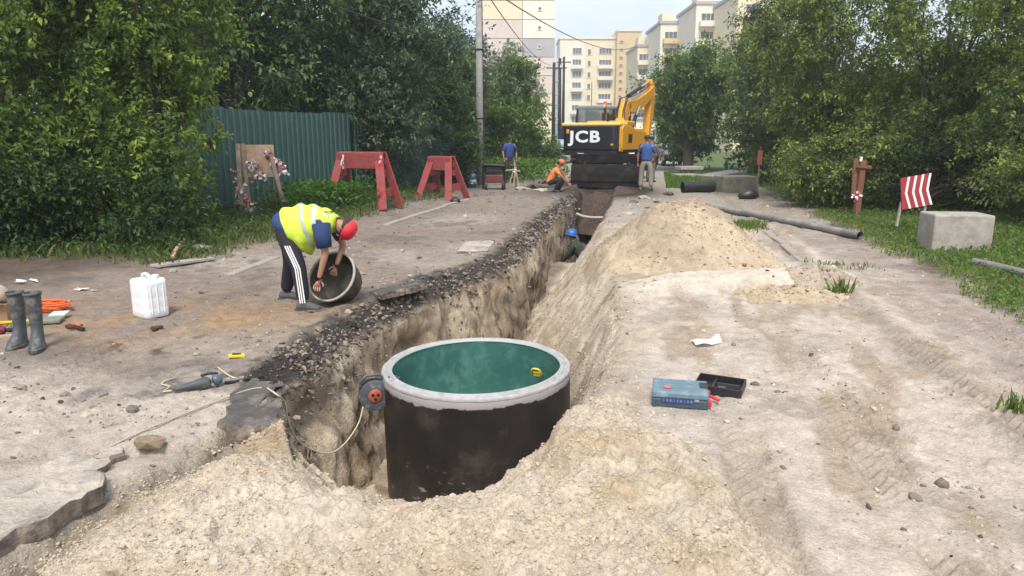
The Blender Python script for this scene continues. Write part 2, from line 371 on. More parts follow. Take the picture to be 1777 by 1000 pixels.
# colour of the soil
def mixc(c, d, m): return c * (1 - m[..., None]) + np.array(d) * m[..., None]
def soil(X, Y, Z, s, t, q, sf):
    n1 = fbm(X, Y, 1.6, 5, 201); n2 = fbm(X, Y, .45, 5, 203); n3 = fbm(X, Y, .12, 4, 205)
    col = np.empty(X.shape + (3,)); col[:] = (.262, .206, .168)
    col = mixc(col, (.36, .305, .25), sm(-.2, .5, n1 + .3 * n2))
    col = mixc(col, (.17, .145, .125), sm(.05, .45, n2 + .3 * n3) * .8)
    # pale dusty concrete-like ground at the front left
    m = sm(0, 1.0, (.2 + 5.1 - Y) + .7 * n1 + .3 * n2) * (X < 0)
    col = mixc(col, (.53, .455, .375), m * (.75 + .25 * n2))
    m = sm(.05, .3, fbm(X, Y, .9, 4, 211) - .9 * ((X + 2.3) ** 2 / 1.2 + (Y - 4.75) ** 2 / .5) + .35) * .75
    col = mixc(col, (.15, .13, .12), m * (.55 + .6 * sm(-.2, .3, n3)))
    # rusty stain round the canister
    m = np.exp(-((X + 3.2) / 1.5) ** 2 - ((Y - 6.45) / .75) ** 2) * sm(-.6, .2, n2)
    col = mixc(col, (.36, .225, .115), np.clip(m, 0, 1) * .85)
    m = sm(.3, .6, fbm(X, Y, .16, 3, 215)) * np.exp(-((X + 2.9) / .5) ** 2 - ((Y - 5.6) / .3) ** 2)
    col = mixc(col, (.11, .06, .035), np.clip(m * 1.3, 0, 1))
    # damp dark earth near the left verge
    m = sm(.0, 1.4, -(X - (-4.3 + .2 * (Y - 8))) + .5 * n1) * sm(6.3, 7.5, Y + n2)
    col = mixc(col, (.115, .09, .068), m)
    # right-hand side: pale trodden sand
    r = sm(-.3, .3, X - Rk(Y) + .1)
    rc = np.empty(X.shape + (3,)); rc[:] = (.545, .455, .375)
    rc = mixc(rc, (.42, .35, .285), sm(-.1, .5, n2 + .2 * n1)); rc = mixc(rc, (.60, .53, .455), sm(.0, .5, n1) * .7)
    rc = mixc(rc, (.36, .27, .185), sm(.10, .40, fbm((X - .2 * Y) * 2.2, Y * .8, .6, 5, 221)) * .7)
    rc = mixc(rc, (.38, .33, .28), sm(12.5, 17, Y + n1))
    for (l0, wd_, ph) in ((1.62, .16, 0), (2.45, .17, 1.7), (3.35, .2, .6), (4.25, .22, 2.2)):
        lt = X - .2 * Y - l0 + 1.2 - .12 * np.sin(Y * .45 + ph); rc = mixc(rc, (.38, .30, .225), np.exp(-(lt / wd_) ** 4) * sm(-.35, .2, fbm(X, Y, .7, 3, 63 + int(ph * 7))) * .6)
    kk = X - (3.0 + .19 * (Y - 3.9))
    rc = mixc(rc, (.335, .27, .23), sm(.1, .4, kk) * .9 * (.65 + .35 * sm(-.3, .3, n2)))
    rc = mixc(rc, (.24, .20, .165), np.exp(-((kk + .12) / .12) ** 2) * .55 * (n2 > -.3))
    rc = mixc(rc, (.13, .105, .07), sm(-.2, .6, X - (4.9 + .2 * (Y - 8)) + .5 * n2) * (Y > 5))
    sp_m = (1 - sm(-.02, .30, (X - Rk(Y)) + .35 * n2 + .2 * n1)) * (Y > 4.4) * (Y < 13); rc = mixc(rc, (.50, .405, .30), sp_m * .9)
    rc = rc * (.93 + .10 * n3[..., None])
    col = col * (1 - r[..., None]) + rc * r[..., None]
    u = (X - 2.6) - .3 * (Y - 8.1); v = Y - 7.95 - .22 * (X - 2.4)
    col = mixc(col, (.60, .52, .42), np.exp(-(u / 1.3) ** 4 - (v / .40) ** 4))
    # loose yellow sand: near bank, slope on the right
    ns = near_sand(X, Y)
    sand = np.empty(X.shape + (3,)); sand[:] = (.53, .44, .338)
    sand = mixc(sand, (.45, .345, .235), sm(.0, .5, n2)); sand = mixc(sand, (.62, .545, .445), sm(.0, .5, -n1))
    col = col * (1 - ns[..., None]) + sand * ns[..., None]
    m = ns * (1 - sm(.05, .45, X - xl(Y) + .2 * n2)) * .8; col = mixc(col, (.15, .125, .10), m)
    dpt = sf - Z
    # trench walls
    inn = sm(.0, .04, dpt) * (s > -.02) * (t > 0) * (q > -.1)
    lay = -Z + .08 * n2
    a1 = Y * .95 + X * .3; nw1 = fbm(a1, Z * 1.5, .5, 5, 241); nw2 = fbm(a1, Z * 2.2, .22, 5, 243); nw3 = fbm(a1, Z, .07, 4, 245)
    lay = -Z + .07 * nw2 + .05 * nw3
    wc = np.empty(X.shape + (3,)); wc[:] = (.46, .36, .255)
    wc = mixc(wc, (.60, .50, .37), sm(-.1, .35, nw1 + .4 * nw3)); wc = mixc(wc, (.23, .165, .115), sm(.02, .4, nw2 + .3 * nw3) * .85)
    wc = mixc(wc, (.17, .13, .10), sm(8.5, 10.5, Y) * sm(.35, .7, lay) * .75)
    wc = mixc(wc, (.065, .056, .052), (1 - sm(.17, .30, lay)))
    rightside = sm(-.05, .25, (X - (Lk(Y) + Rk(Y) - slW(Y)) / 2 - .1))
    sc = mixc(sand.copy(), (.36, .28, .2), sm(.1, .5, n2) * .5)
    sc = mixc(sc, (.12, .10, .085), sm(.25, .5, n3 + .4 * n2) * np.exp(-((t - .05) / .08) ** 2) * (Y > 4.6))
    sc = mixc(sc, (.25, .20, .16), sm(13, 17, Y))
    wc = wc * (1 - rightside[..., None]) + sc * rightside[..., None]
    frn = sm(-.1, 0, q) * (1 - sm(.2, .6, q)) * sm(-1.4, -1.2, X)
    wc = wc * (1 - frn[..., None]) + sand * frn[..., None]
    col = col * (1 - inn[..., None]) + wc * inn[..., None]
    # dark crushed asphalt along the left rim
    m = np.exp(-((s + .04 + .08 * n2) / (.10)) ** 2) * (Y > 4.3); col = mixc(col, (.075, .066, .062), np.clip(m * (.75 + n3), 0, 1))
    # dark spoil by the machine
    m = np.exp(-((Y - 23.2) / 2.6) ** 2 - ((X - 2.6) / 1.6) ** 2); col = mixc(col, (.055, .042, .034), np.clip(m * 3, 0, 1))
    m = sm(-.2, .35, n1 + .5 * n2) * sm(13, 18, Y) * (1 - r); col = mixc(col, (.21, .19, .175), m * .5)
    return np.clip(col * .86, .02, .9)
COL = soil(X, Y, Z, s_, t_, q_, sf_)
# push the steep wall about sideways: buttresses, pockets, one cave under the rim
dz = np.clip(-(Z + .25) / .3, 0, 1) * (s_ > .05) * (X < Lk(Y) + .7)
X = X + dz * (.11 * fbm(Y, Z * 1.1, .40, 5, 301, .6) + .06 * fbm(Y, Z * 1.4, .12, 4, 305, .6))
X = X - .34 * np.exp(-((Y - 5.45) / .20) ** 2 - ((Z + .52) / .20) ** 2) * dz
X = X - .16 * np.exp(-((Y - 7.4) / .35) ** 2 - ((Z + .55) / .16) ** 2) * dz
V = np.stack([X, Y, Z], -1).reshape(-1, 3)
ii = np.arange(rows * cols).reshape(rows, cols)
F = np.stack([ii[:-1, :-1], ii[:-1, 1:], ii[1:, 1:], ii[1:, :-1]], -1)
# which faces are trench, near sand, road
fs, ft, fq, fd = s_[:-1, :-1], t_[:-1, :-1], q_[:-1, :-1], (sf_ - Z)[:-1, :-1]
is_tr = (fs > -.02) & (ft > 0) & (fq > -.02) & (fd > .03)
is_sand = (near_sand(X0[:-1, :-1], Y0[:-1, :-1]) > .5) & ~is_tr
kR = X0[:-1, :-1] - (3.0 + .19 * (Y0[:-1, :-1] - 3.9))
is_ver = (X0[:-1, :-1] > 4.9 + .2 * (Y0[:-1, :-1] - 8)) | (X0[:-1, :-1] < -3.9 + .2 * (Y0[:-1, :-1] - 8))
is_path = (kR > 0) & ~is_ver
VN = np.zeros((rows, cols, 3)); G3 = np.stack([X, Y, Z], -1)
du = np.gradient(G3, axis=1); dv = np.gradient(G3, axis=0); VN = np.cross(du, dv); VN /= np.maximum(np.linalg.norm(VN, axis=-1, keepdims=True), 1e-9)
VN = VN.reshape(-1, 3); CF = COL.reshape(-1, 3)
def sub_mesh(name, mask):
    f = F[mask]; u, inv = np.unique(f.ravel(), return_inverse=True)
    me = npmesh(name, V[u], inv.reshape(-1, 4), True, CF[u])
    me.normals_split_custom_set_from_vertices(VN[u].astype(np.float32))
    return link(name, me, None, [M['earth']])
tag(sub_mesh('trench', is_tr), kind='structure')
tag(sub_mesh('sand_bank', is_sand), 'loose pale yellow sand banked up in front of the concrete ring', 'sand', kind='stuff')
tag(sub_mesh('path', is_path & ~is_tr & ~is_sand), kind='structure')
tag(sub_mesh('verge', is_ver & ~is_tr & ~is_sand), kind='structure')
tag(sub_mesh('road', ~(is_tr | is_sand | is_path | is_ver)), kind='structure')
# everything beyond the worked area, out to the horizon
def sheet(x0, x1, y0, y1, n, m):
    xs = np.linspace(x0, x1, n + 1); yy = np.linspace(y0, y1, m + 1); gx, gy = np.meshgrid(xs, yy); k = np.arange((n + 1) * (m + 1)).reshape(m + 1, n + 1)
    f = np.stack([k[:-1, :-1], k[:-1, 1:], k[1:, 1:], k[1:, :-1]], -1).reshape(-1, 4)
    return np.stack([gx.ravel(), gy.ravel(), np.zeros(gx.size)], -1), f
vs, fsx, off = [], [], 0
for a in ((-30, 30, 31.4, 90, 120, 120), (-500, -30, -60, 90, 30, 20), (30, 500, -60, 90, 30, 20), (-30, 30, -60, .92, 30, 30), (-500, 500, 90, 640, 60, 60)):
    v, f = sheet(*a); vs.append(v); fsx.append(f + off); off += len(v)
v = np.concatenate(vs); f = np.concatenate(fsx)
rd = np.abs(v[:, 0] - (2.2 + .2 * (v[:, 1] - 22))) < 4.2
c = np.where(rd[:, None], (.30, .27, .24), (.09, .12, .045)); c = np.where((v[:, 1] > 110)[:, None] & ~rd[:, None], (.14, .15, .09), c)
v[:, 2] = .01 * fbm(v[:, 0], v[:, 1], 4, 3, 7)
c = np.where((v[:, 1] < 1)[:, None] & (np.abs(v[:, 0]) < 5)[:, None], (.47, .40, .32), c)
tag(link('ground', npmesh('ground', v, f, True, c), None, [M['earth']]), kind='structure')

def ground_z(x, y):
    return height(np.atleast_1d(np.asarray(x, float)), np.atleast_1d(np.asarray(y, float)))[0]
def gz(x, y): return float(ground_z(x, y)[0]) if y < 31 else 0.
def on(px, py):                          # photo point -> point on the real ground
    p = G(px, py)
    for _ in range(6): p = G(px, py, gz(p.x, p.y))
    return p

# ------------------------------------------------------------------ crumbs, clods and rubble: nobody could count them
def ico(j=.25, seed=0):
    bm = bmesh.new(); bmesh.ops.create_icosphere(bm, subdivisions=1, radius=1)
    r = random.Random(seed); v = np.array([list(q.co * (1 + r.uniform(-j, j))) for q in bm.verts]); f = np.array([[q.index for q in p.verts] for p in bm.faces]); bm.free(); return v, f
ROCKS = [ico(.34, i) for i in range(8)]
def rotm(n):
    q = rng.normal(size=(n, 4)); q /= np.linalg.norm(q, axis=1, keepdims=True); w, x, y, z = q.T
    return np.stack([1 - 2 * (y * y + z * z), 2 * (x * y - z * w), 2 * (x * z + y * w), 2 * (x * y + z * w), 1 - 2 * (x * x + z * z), 2 * (y * z - x * w), 2 * (x * z - y * w), 2 * (y * z + x * w), 1 - 2 * (x * x + y * y)], -1).reshape(n, 3, 3)
def scatter(name, pts, size, cols_, sink=.25, flat=.75, smooth=True):
    n = len(pts); vs, fs, cs, off = [], [], [], 0
    for k, (rv, rf) in enumerate(ROCKS):
        sel = np.arange(k, n, len(ROCKS)); m = len(sel)
        if not m: continue
        sc = size[sel][:, None] * (1 + .35 * rng.normal(size=(m, 3)).clip(-1.4, 1.4)) * .5
        v = np.einsum('nij,nvj->nvi', rotm(m), rv[None] * sc[:, None, :]); v[:, :, 2] *= flat
        v += pts[sel][:, None, :]; v[:, :, 2] += (size[sel] * (.5 - sink) * flat)[:, None]
        vs.append(v.reshape(-1, 3)); fs.append((rf[None] + (np.arange(m) * len(rv))[:, None, None]).reshape(-1, 3) + off); off += m * len(rv)
        cs.append(np.repeat(cols_[sel], len(rv), 0))
    return npmesh(name, np.concatenate(vs), np.concatenate(fs), smooth, np.concatenate(cs))
def pick(n, x0, x1, y0, y1, f, pw_=1.):
    """random spots, nearer ones more likely, kept where f(x, y) says so"""
    u = rng.random(n * 3); y = y0 * (y1 / y0) ** u if pw_ == 1 else y0 + (y1 - y0) * u
    x = rng.uniform(x0, x1, n * 3); p = f(x, y); k = rng.random(n * 3) < p; x, y = x[k][:n], y[k][:n]
    return x, y
def colr(n, base, var=.18, hue=.04):
    b = np.array(base)[None] * (1 + var * rng.normal(size=(n, 1))) * (1 + hue * rng.normal(size=(n, 3))); return np.clip(b, .02, .85)
x, y = pick(17000, -2.2, 1.4, 2.3, 4.4, lambda x, y: near_sand(x, y) * sm(-.5, .3, fbm(x, y, .4, 3, 400)) * (y < yc(x) + .15))
sz = np.exp(rng.normal(math.log(.0085), .45, len(x))).clip(.005, .028)
o = link('sand_clods', scatter('sand_clods', np.stack([x, y, ground_z(x, y)], -1), sz, colr(len(x), (.43, .352, .262), .08, .008), .5, .75, smooth=False), None, [M['rock']])
tag(o, 'crumbs and clods of sand strewn over the near sand bank', 'sand crumbs', kind='stuff')
# dark rubble along the left rim and down its first step
def rimf(x, y):
    s = x - Lk(y); return ((s > -.2) & (s < .42)) * np.exp(-((s - .13) / .13) ** 2) * (y > 4.2) * (.35 + .65 * sm(-.3, .3, fbm(x, y, .5, 3, 430)))
y = 4.2 * (23 / 4.2) ** rng.random(22000); x = Lk(y) + rng.normal(.12, .12, len(y)); k = (rng.random(len(y)) < rimf(x, y)); x, y = x[k][:6500], y[k][:6500]
sz = np.exp(rng.normal(math.log(.016), .55, len(x))).clip(.007, .075) * (1 + .035 * y)
dk = (rng.random(len(x)) < .5)[:, None]
o = link('asphalt_rubble', scatter('asphalt_rubble', np.stack([x, y, ground_z(x, y)], -1), sz, np.where(dk, colr(len(x), (.085, .073, .066), .3), colr(len(x), (.23, .185, .145), .25)), .35, smooth=False), None, [M['rock']])
tag(o, 'dark crushed asphalt and stones spilling over the left rim of the trench', 'rubble', kind='stuff')
# grit on the left roadway
x, y = pick(6500, -8, 2, 3.4, 22, lambda x, y: (x < Lk(y) - .05) * (x > -.85 * y) * (x > -4.4 + .2 * (y - 8)) * (.15 + .85 * sm(.1, .5, fbm(x, y, .8, 4, 410))) * ((x < xl(y)) | (y > 4.4)))
sz = np.exp(rng.normal(math.log(.011), .55, len(x))).clip(.005, .06) * (1 + .07 * y)
o = link('road_grit', scatter('road_grit', np.stack([x, y, ground_z(x, y)], -1), sz, np.where((rng.random(len(x)) < .6)[:, None], colr(len(x), (.16, .14, .125), .3), colr(len(x), (.34, .29, .24), .15)), .35, smooth=False), None, [M['rock']])
tag(o, 'grit and small stones on the grey roadway left of the trench', 'grit', kind='stuff')
# crumbs on the right-hand ground
x, y = pick(7500, .4, 9, 2.3, 20, lambda x, y: (x > Rk(y) - .1) * (x > xr(np.minimum(y, 5))) * (x < .85 * y) * (x < 5 + .2 * (y - 8)) * (.1 + .9 * sm(.05, .5, fbm((x - .2 * y) * 1.6, y, .6, 4, 420))))
sz = np.exp(rng.normal(math.log(.010), .55, len(x))).clip(.004, .05) * (1 + .06 * y)
o = link('dirt_crumbs', scatter('dirt_crumbs', np.stack([x, y, ground_z(x, y)], -1), sz, np.where((rng.random(len(x)) < .35)[:, None], colr(len(x), (.20, .165, .13), .3), colr(len(x), (.46, .385, .30), .12)), .4), None, [M['rock']])
tag(o, 'crumbs of dirt strewn on the pale ground right of the trench', 'dirt crumbs', kind='stuff')
# crumbs on the sand slope and at the foot of the walls
y = rng.uniform(4.6, 15.5, 9000); x = Rk(y) - rng.random(9000) * (slW(y) + .1); k = (x - RING[0]) ** 2 + (y - RING[1]) ** 2 > .86 ** 2; x, y = x[k], y[k]
sz = np.exp(rng.normal(math.log(.011), .5, len(x))).clip(.005, .04)
o = link('slope_crumbs', scatter('slope_crumbs', np.stack([x, y, ground_z(x, y)], -1), sz, colr(len(x), (.38, .30, .215), .15, .01), .45, smooth=False), None, [M['rock']])
tag(o, 'loose crumbs on the sand slope inside the right side of the trench', 'sand crumbs', kind='stuff')

# ------------------------------------------------------------------ the sand heap behind
def heap(name, cx, cy, rx, ry, h, label, cat, colour, seed=0, n=150, pk=(0, 0), kind='stuff', rough=1., clods=0):
    a = np.linspace(0, 2 * np.pi, n, endpoint=False); r = np.linspace(0, 1.15, n // 2) ** .8
    rr, aa = np.meshgrid(r, a, indexing='ij'); wob = 1 + .12 * fbm(np.cos(aa) * 2, np.sin(aa) * 2, 1, 3, seed)
    x = cx + rr * rx * np.cos(aa) * wob; y = cy + rr * ry * np.sin(aa) * wob
    d = np.sqrt(((x - cx - pk[0]) / rx) ** 2 + ((y - cy - pk[1]) / ry) ** 2)
    prof = np.clip(1 - rr, 0, 1) * (1 + .25 * np.clip(1 - rr, 0, 1) * rr * 2) * (1 - .14 * np.exp(-(rr / .15) ** 2))
    z0 = np.minimum(0., 0 * x) + ground_z(x.ravel(), y.ravel()).reshape(x.shape).clip(-1.1, .2)
    fn = fbm(x, y, .55, 4, seed + 3)
    z = z0 + h * prof * (1 + .22 * fn) + rough * (.03 * np.abs(fbm(x, y, .14, 4, seed + 5)) + .02 * fbm(x, y, .06, 3, seed + 9)) * (rr < 1.02) - .08 * sm(.97, 1.12, rr)
    k = np.arange(x.size).reshape(x.shape); f = np.stack([k[:-1, :], k[1:, :], np.roll(k, -1, 1)[1:, :], np.roll(k, -1, 1)[:-1, :]], -1).reshape(-1, 4)
    c = np.empty(x.shape + (3,)); c[:] = colour; c = mixc(c, np.array(colour) * .74, sm(.0, .5, fn))
    o = link(name, npmesh(name, np.stack([x, y, z], -1).reshape(-1, 3), f, True, c.reshape(-1, 3)), None, [M['earth']])
    tag(o, label, cat, kind=kind)
    if clods:
        kk = rng.choice(x.size, clods); q = np.stack([x, y, z], -1).reshape(-1, 3)[kk]; q = q[(rr.ravel()[kk] < 1)]
        q[:, :2] += rng.normal(0, .02, (len(q), 2)); s2 = np.exp(rng.normal(math.log(.016), .5, len(q))).clip(.006, .05)
        c2 = link('heap_clods', scatter(name + '_clods', q, s2, colr(len(q), np.array(colour) * .85, .14, .015), .45, smooth=False), o, [M['rock']]); c2['kind'] = 'stuff'
    return o
heap('sand_heap', 2.34, 9.95, 1.32, 1.65, .84, 'heap of brown sand tipped on the right edge of the trench', 'sand heap', (.44, .345, .245), 11, 260, clods=2600)
heap('sand_heap', 2.95, 7.35, .62, .35, .10, 'small heap of loose sand beside the smooth scraped strip', 'sand heap', (.47, .37, .26), 31, 110, clods=500)
heap('spoil_heap', 3.55, 7.9, .42, .42, .13, 'low crumbly dirt heap at the right end of the scraped strip', 'spoil heap', (.37, .30, .235), 41, 100, clods=350)

heap('spoil_heap', 2.65, 22.3, 1.15, 1.1, .30, 'dark brown spoil heaped at the trench end in front of the dozer blade', 'spoil heap', (.085, .062, .05), 51, 120, clods=500, rough=2.)
# ------------------------------------------------------------------ trees and shrubs
def leaves_mesh(name, p, d, n, size, col, asp=.5):
    """one folded leaf per point: p base, d direction, n normal"""
    N_ = len(p); d = d / np.linalg.norm(d, axis=1, keepdims=True); sdv = np.cross(d, n); sdv /= np.maximum(np.linalg.norm(sdv, axis=1, keepdims=True), 1e-6)
    up = np.cross(sdv, d); s = size[:, None]
    v = np.stack([p, p + d * s * .45 + sdv * s * asp * .5 + up * s * .10, p + d * s - up * s * .06, p + d * s * .45 - sdv * s * asp * .5 + up * s * .10], 1).reshape(-1, 3)
    f = (np.arange(N_)[:, None] * 4 + np.arange(4)[None])
    return npmesh(name, v, f, False, np.repeat(col, 4, 0))
def unit(n):
    q = rng.normal(size=(n, 3)); return q / np.linalg.norm(q, axis=1, keepdims=True)
def tree(label, base, crown, nlump, twigs, perleaf, leaf, cols_, trunk=.12, lumpr=.55, name='tree', cat='tree', group=None, droop=.25, young=.3, limbs=True, hollow=.35, asp=.5, trunkh=None, twigl=.38, zmin=.05, bare=0.):
    """crown: list of ellipsoids (cx, cy, cz, rx, ry, rz) about the base"""
    root = thing(name, label, cat, base, group=group)
    vol = np.array([c[3] * c[4] * c[5] for c in crown]); pr = vol / vol.sum()
    ci = rng.choice(len(crown), nlump, p=pr); cc = np.array(crown)[ci]
    u = unit(nlump); r = hollow + (1 - hollow) * rng.random(nlump) ** .6
    lc = cc[:, :3] + u * cc[:, 3:] * r[:, None] * .88
    lc[:, 2] = np.maximum(lc[:, 2], zmin + .15 * rng.random(nlump))
    lr = lumpr * (.6 + .8 * rng.random(nlump))
    # twigs
    T = nlump * twigs; li = np.repeat(np.arange(nlump), twigs)
    td = unit(T); td[:, 2] = td[:, 2] * .8 + .15; td += .45 * (lc[li] - cc[li, :3]) / cc[li, 3:]; td /= np.linalg.norm(td, axis=1, keepdims=True)
    t0 = lc[li] + unit(T) * (lr[li] * .5 * rng.random(T))[:, None]; tl = lr[li] * (.55 + .9 * rng.random(T)) * twigl / .38 * .8
    # leaves along them
    n = T * perleaf; ti = np.repeat(np.arange(T), perleaf); tt = .12 + .95 * rng.random(n) ** .8
    side = np.cross(td[ti], unit(n)); side /= np.maximum(np.linalg.norm(side, axis=1, keepdims=True), 1e-6)
    p = t0[ti] + td[ti] * (tl[ti] * tt)[:, None] + side * .012; p[:, 2] -= droop * .3 * (tl[ti] * tt) ** 2
    d = td[ti] * .45 + side * .8; d[:, 2] -= droop
    nn = unit(n) * .55; nn[:, 2] += .8
    k = p[:, 2] > zmin - .03; p, d, nn, ti, tt = p[k], d[k], nn[k], ti[k], tt[k]
    sz = leaf * (.45 + .75 * rng.random(len(p)))
    c0, c1, c2 = [np.array(q) for q in cols_]      # dark mature, mid, young tip
    tv = rng.random(T); lv = rng.random(nlump)
    w = np.clip(.5 * lv[li][ti] + .35 * tv[ti] + .25 * rng.random(len(p)) - .05, 0, 1)[:, None]
    col = c0 * (1 - w) + c1 * w
    yg = ((tv[ti] < young) & (tt > .6)).astype(float)[:, None] * (.5 + .5 * rng.random((len(p), 1)))
    col = col * (1 - yg) + c2 * yg; col *= 1 + .15 * rng.normal(size=(len(p), 1)).clip(-2, 2); col = np.clip(col, .01, .7)
    o = link('crown', leaves_mesh('crown', p, d, nn, sz, col, asp), root, [M['leaf']])
    # trunk and limbs
    top = max(c[2] for c in crown); th = trunkh or top * .7
    b = MB(); lean = Vector((random.uniform(-.12, .12), random.uniform(-.12, .12), 0))
    pts = [Vector((0, 0, -.1)) + lean * t + Vector((.04 * math.sin(5 * t + 1), .04 * math.cos(4 * t), th * t)) for t in np.linspace(0, 1, 7)]
    b.tube(pts, [trunk * (1.25 - .75 * t) for t in np.linspace(0, 1, 7)], 9); b.build('trunk', M['bark'], root, smooth='all')
    if limbs:
        g = MB()
        order = np.argsort(rng.random(nlump))[:min(nlump, 46)]
        for i in order:
            e = Vector(lc[i]); t = random.uniform(.25, 1); s0 = pts[0].lerp(pts[-1], t)
            mid = s0.lerp(e, .5) + Vector((random.uniform(-.2, .2), random.uniform(-.2, .2), random.uniform(0, .35)))
            r0 = trunk * .32 * (1.1 - .5 * t); g.tube([s0, mid, e], [r0, r0 * .6, r0 * .25], 5, False)
        # fine twigs where the leaves hang
        for i in rng.choice(T, min(T, 260), replace=False):
            a = Vector(t0[i]); g.tube([a, a + Vector(td[i]) * tl[i] * .9], [trunk * .045 + .003, .002], 3, False)
        g.build('limbs', M['bark'], root, smooth='all')
    return root
YG = ((.075, .125, .030), (.19, .27, .055), (.36, .45, .075))
DK = ((.058, .105, .040), (.14, .22, .082), (.27, .37, .13))
RG = ((.09, .125, .038), (.215, .275, .070), (.40, .47, .10))
MG = ((.05, .10, .022), (.13, .22, .04), (.26, .37, .06))
# left: the leafy maple shrubs at the edge of the dirt
tree('big yellow green leafy shrub at the left edge of the photo, touching the ground', (-7.9, 11.0, .08), [(0, 0, 2.2, 2.4, 1.5, 2.3), (.5, -.3, 4.1, 2.2, 1.5, 1.6), (.3, -.7, 1.0, 2.2, 1.1, 1.1), (-2.4, 0, 2.6, 1.8, 1.6, 2.8)], 260, 22, 12, .105, YG, .13, .55, 'leafy_shrub', 'shrub', 'shrubs along the left edge', young=.35)
tree('big yellow green leafy shrub leaning over the green metal fence', (-5.75, 11.6, .08), [(-.15, 0, 1.9, 1.2, 1.3, 1.9), (.0, -.2, 4.0, 1.75, 1.3, 1.5), (-.4, -.7, 1.0, 1.3, .9, 1.05)], 190, 22, 12, .10, YG, .12, .5, 'leafy_shrub', 'shrub', 'shrubs along the left edge', young=.42)
tree('low dark green elder bush under the left shrubs', (-5.3, 9.9, .08), [(0, 0, .55, .95, .5, .7), (-1.3, .1, .6, 1.0, .6, .8)], 46, 20, 11, .085, ((.025, .05, .018), (.06, .11, .03), (.14, .2, .045)), .04, .35, 'elder_bush', 'bush', limbs=False)
tree('low dark green bush at the foot of the leftmost shrub', (-7.4, 9.6, .08), [(0, 0, .6, 1.3, .5, .85)], 42, 20, 11, .085, ((.025, .055, .02), (.07, .13, .03), (.14, .22, .045)), .04, .38, 'elder_bush', 'bush', limbs=False)
# behind the fence: dark trees
tree('tall dark green tree directly behind the left part of the metal fence', (-7.4, 19.5, 0), [(0, 0, 3.8, 2.9, 2.2, 3.2), (1.0, -.3, 6.3, 2.8, 2, 2.6)], 180, 20, 11, .17, DK, .2, .85, group='dark trees behind the fence')
tree('tall dark green tree behind the middle of the metal fence', (-5.0, 22.5, 0), [(0, 0, 4.0, 2.6, 2.0, 3.3), (.2, 0, 7.2, 2.3, 2, 2.4)], 180, 20, 11, .17, DK, .2, .85, group='dark trees behind the fence')
tree('broad grey green tree hanging over the right end of the metal fence', (-3.75, 20.6, 0), [(0, 0, 1.8, 1.25, 1.1, 1.8), (.6, .3, 4.2, 1.9, 1.4, 1.9), (-.7, -.4, 3.1, 1.5, 1.0, 1.1)], 165, 22, 12, .125, ((.055, .09, .052), (.14, .205, .115), (.26, .34, .18)), .15, .6, group='dark trees behind the fence', young=.3)
tree('dark rounded tree crown between the fence trees and the concrete pole', (-2.9, 30, 0), [(0, 0, 3.0, 2.0, 2, 2.7), (-.6, 0, 4.4, 1.7, 2, 1.6)], 85, 18, 10, .22, DK, .2, .9)
tree('bluish dark tree crown just left of the top of the concrete pole', (-2.3, 40, 0), [(0, 0, 4.2, 1.6, 2, 3.0), (-.5, 0, 6.4, 1.1, 1.4, 2.0)], 70, 16, 10, .26, ((.04, .08, .055), (.09, .15, .10), (.16, .23, .15)), .2, .9)
tree('bright green bush right behind the concrete pole', (-.15, 31.5, 0), [(0, 0, 1.6, 1.5, 1.2, 1.7)], 52, 18, 10, .17, MG, .08, .6, 'green_bush', 'bush')
tree('bright green rounded tree behind the standing man', (-.1, 40, 0), [(.2, 0, 2.6, 2.0, 1.6, 2.2), (.2, 0, 4.5, 1.2, 1.2, 1.5)], 70, 18, 10, .21, MG, .12, .75, young=.4)
tree('low green bush left of the excavator', (2.2, 43, 0), [(-.6, 0, .9, 1.6, 1.1, 1.1)], 40, 16, 10, .19, MG, .06, .55, 'green_bush', 'bush')
tree('dark green shrub between the fence and the concrete pole', (-1.35, 24.5, 0), [(-.35, 0, 1.0, .75, .7, 1.1), (-.7, .3, 2.4, .7, .7, 1.2)], 56, 20, 10, .12, ((.03, .06, .02), (.075, .13, .035), (.14, .21, .05)), .07, .45, 'green_bush', 'bush')
tree('pale drooping willow in front of the tall pale building', (-.4, 70, 0), [(0, 0, 8.4, 2.2, 2.0, 3.0), (.8, 0, 6.2, 2.6, 2, 3.4)], 80, 14, 10, .30, ((.14, .16, .10), (.24, .25, .17), (.36, .36, .26)), .25, 1.1, 'willow_tree', 'tree', droop=1.2, asp=.28)
# woods far behind on both sides: one mass
n = 26000
def wood(label, x0, x1, y0, y1, h, n, leaf, cols_):
    x = rng.uniform(x0, x1, n); y = rng.uniform(y0, y1, n); hh = h * (.72 + .4 * vn(x / 3.2, y / 3.2, 5) - .25 * vn(x / 1.1, y / 1.1, 6)); z = hh * rng.random(n) ** .75
    nn = unit(n) * .5; nn[:, 2] += .7; d = unit(n); t = np.clip(vn(x / .8, z / .8, 9) * .8 + .2 * rng.random(n), 0, 1)[:, None]; c = np.array(cols_[0]) * (1 - t) + np.array(cols_[1]) * t
    tag(link('far_wood', leaves_mesh('far_wood', np.stack([x, y, z], -1), d, nn, leaf * (.6 + .8 * rng.random(n)), c, .6), None, [M['leaf']]), label, 'woods', kind='stuff')
wood('dense mass of woods far behind the right-hand street trees', 11, 34, 30, 38, 6.5, 26000, .34, DK)
wood('dense mass of woods far behind the green metal fence', -26, -4.5, 28, 36, 8.5, 26000, .34, DK)
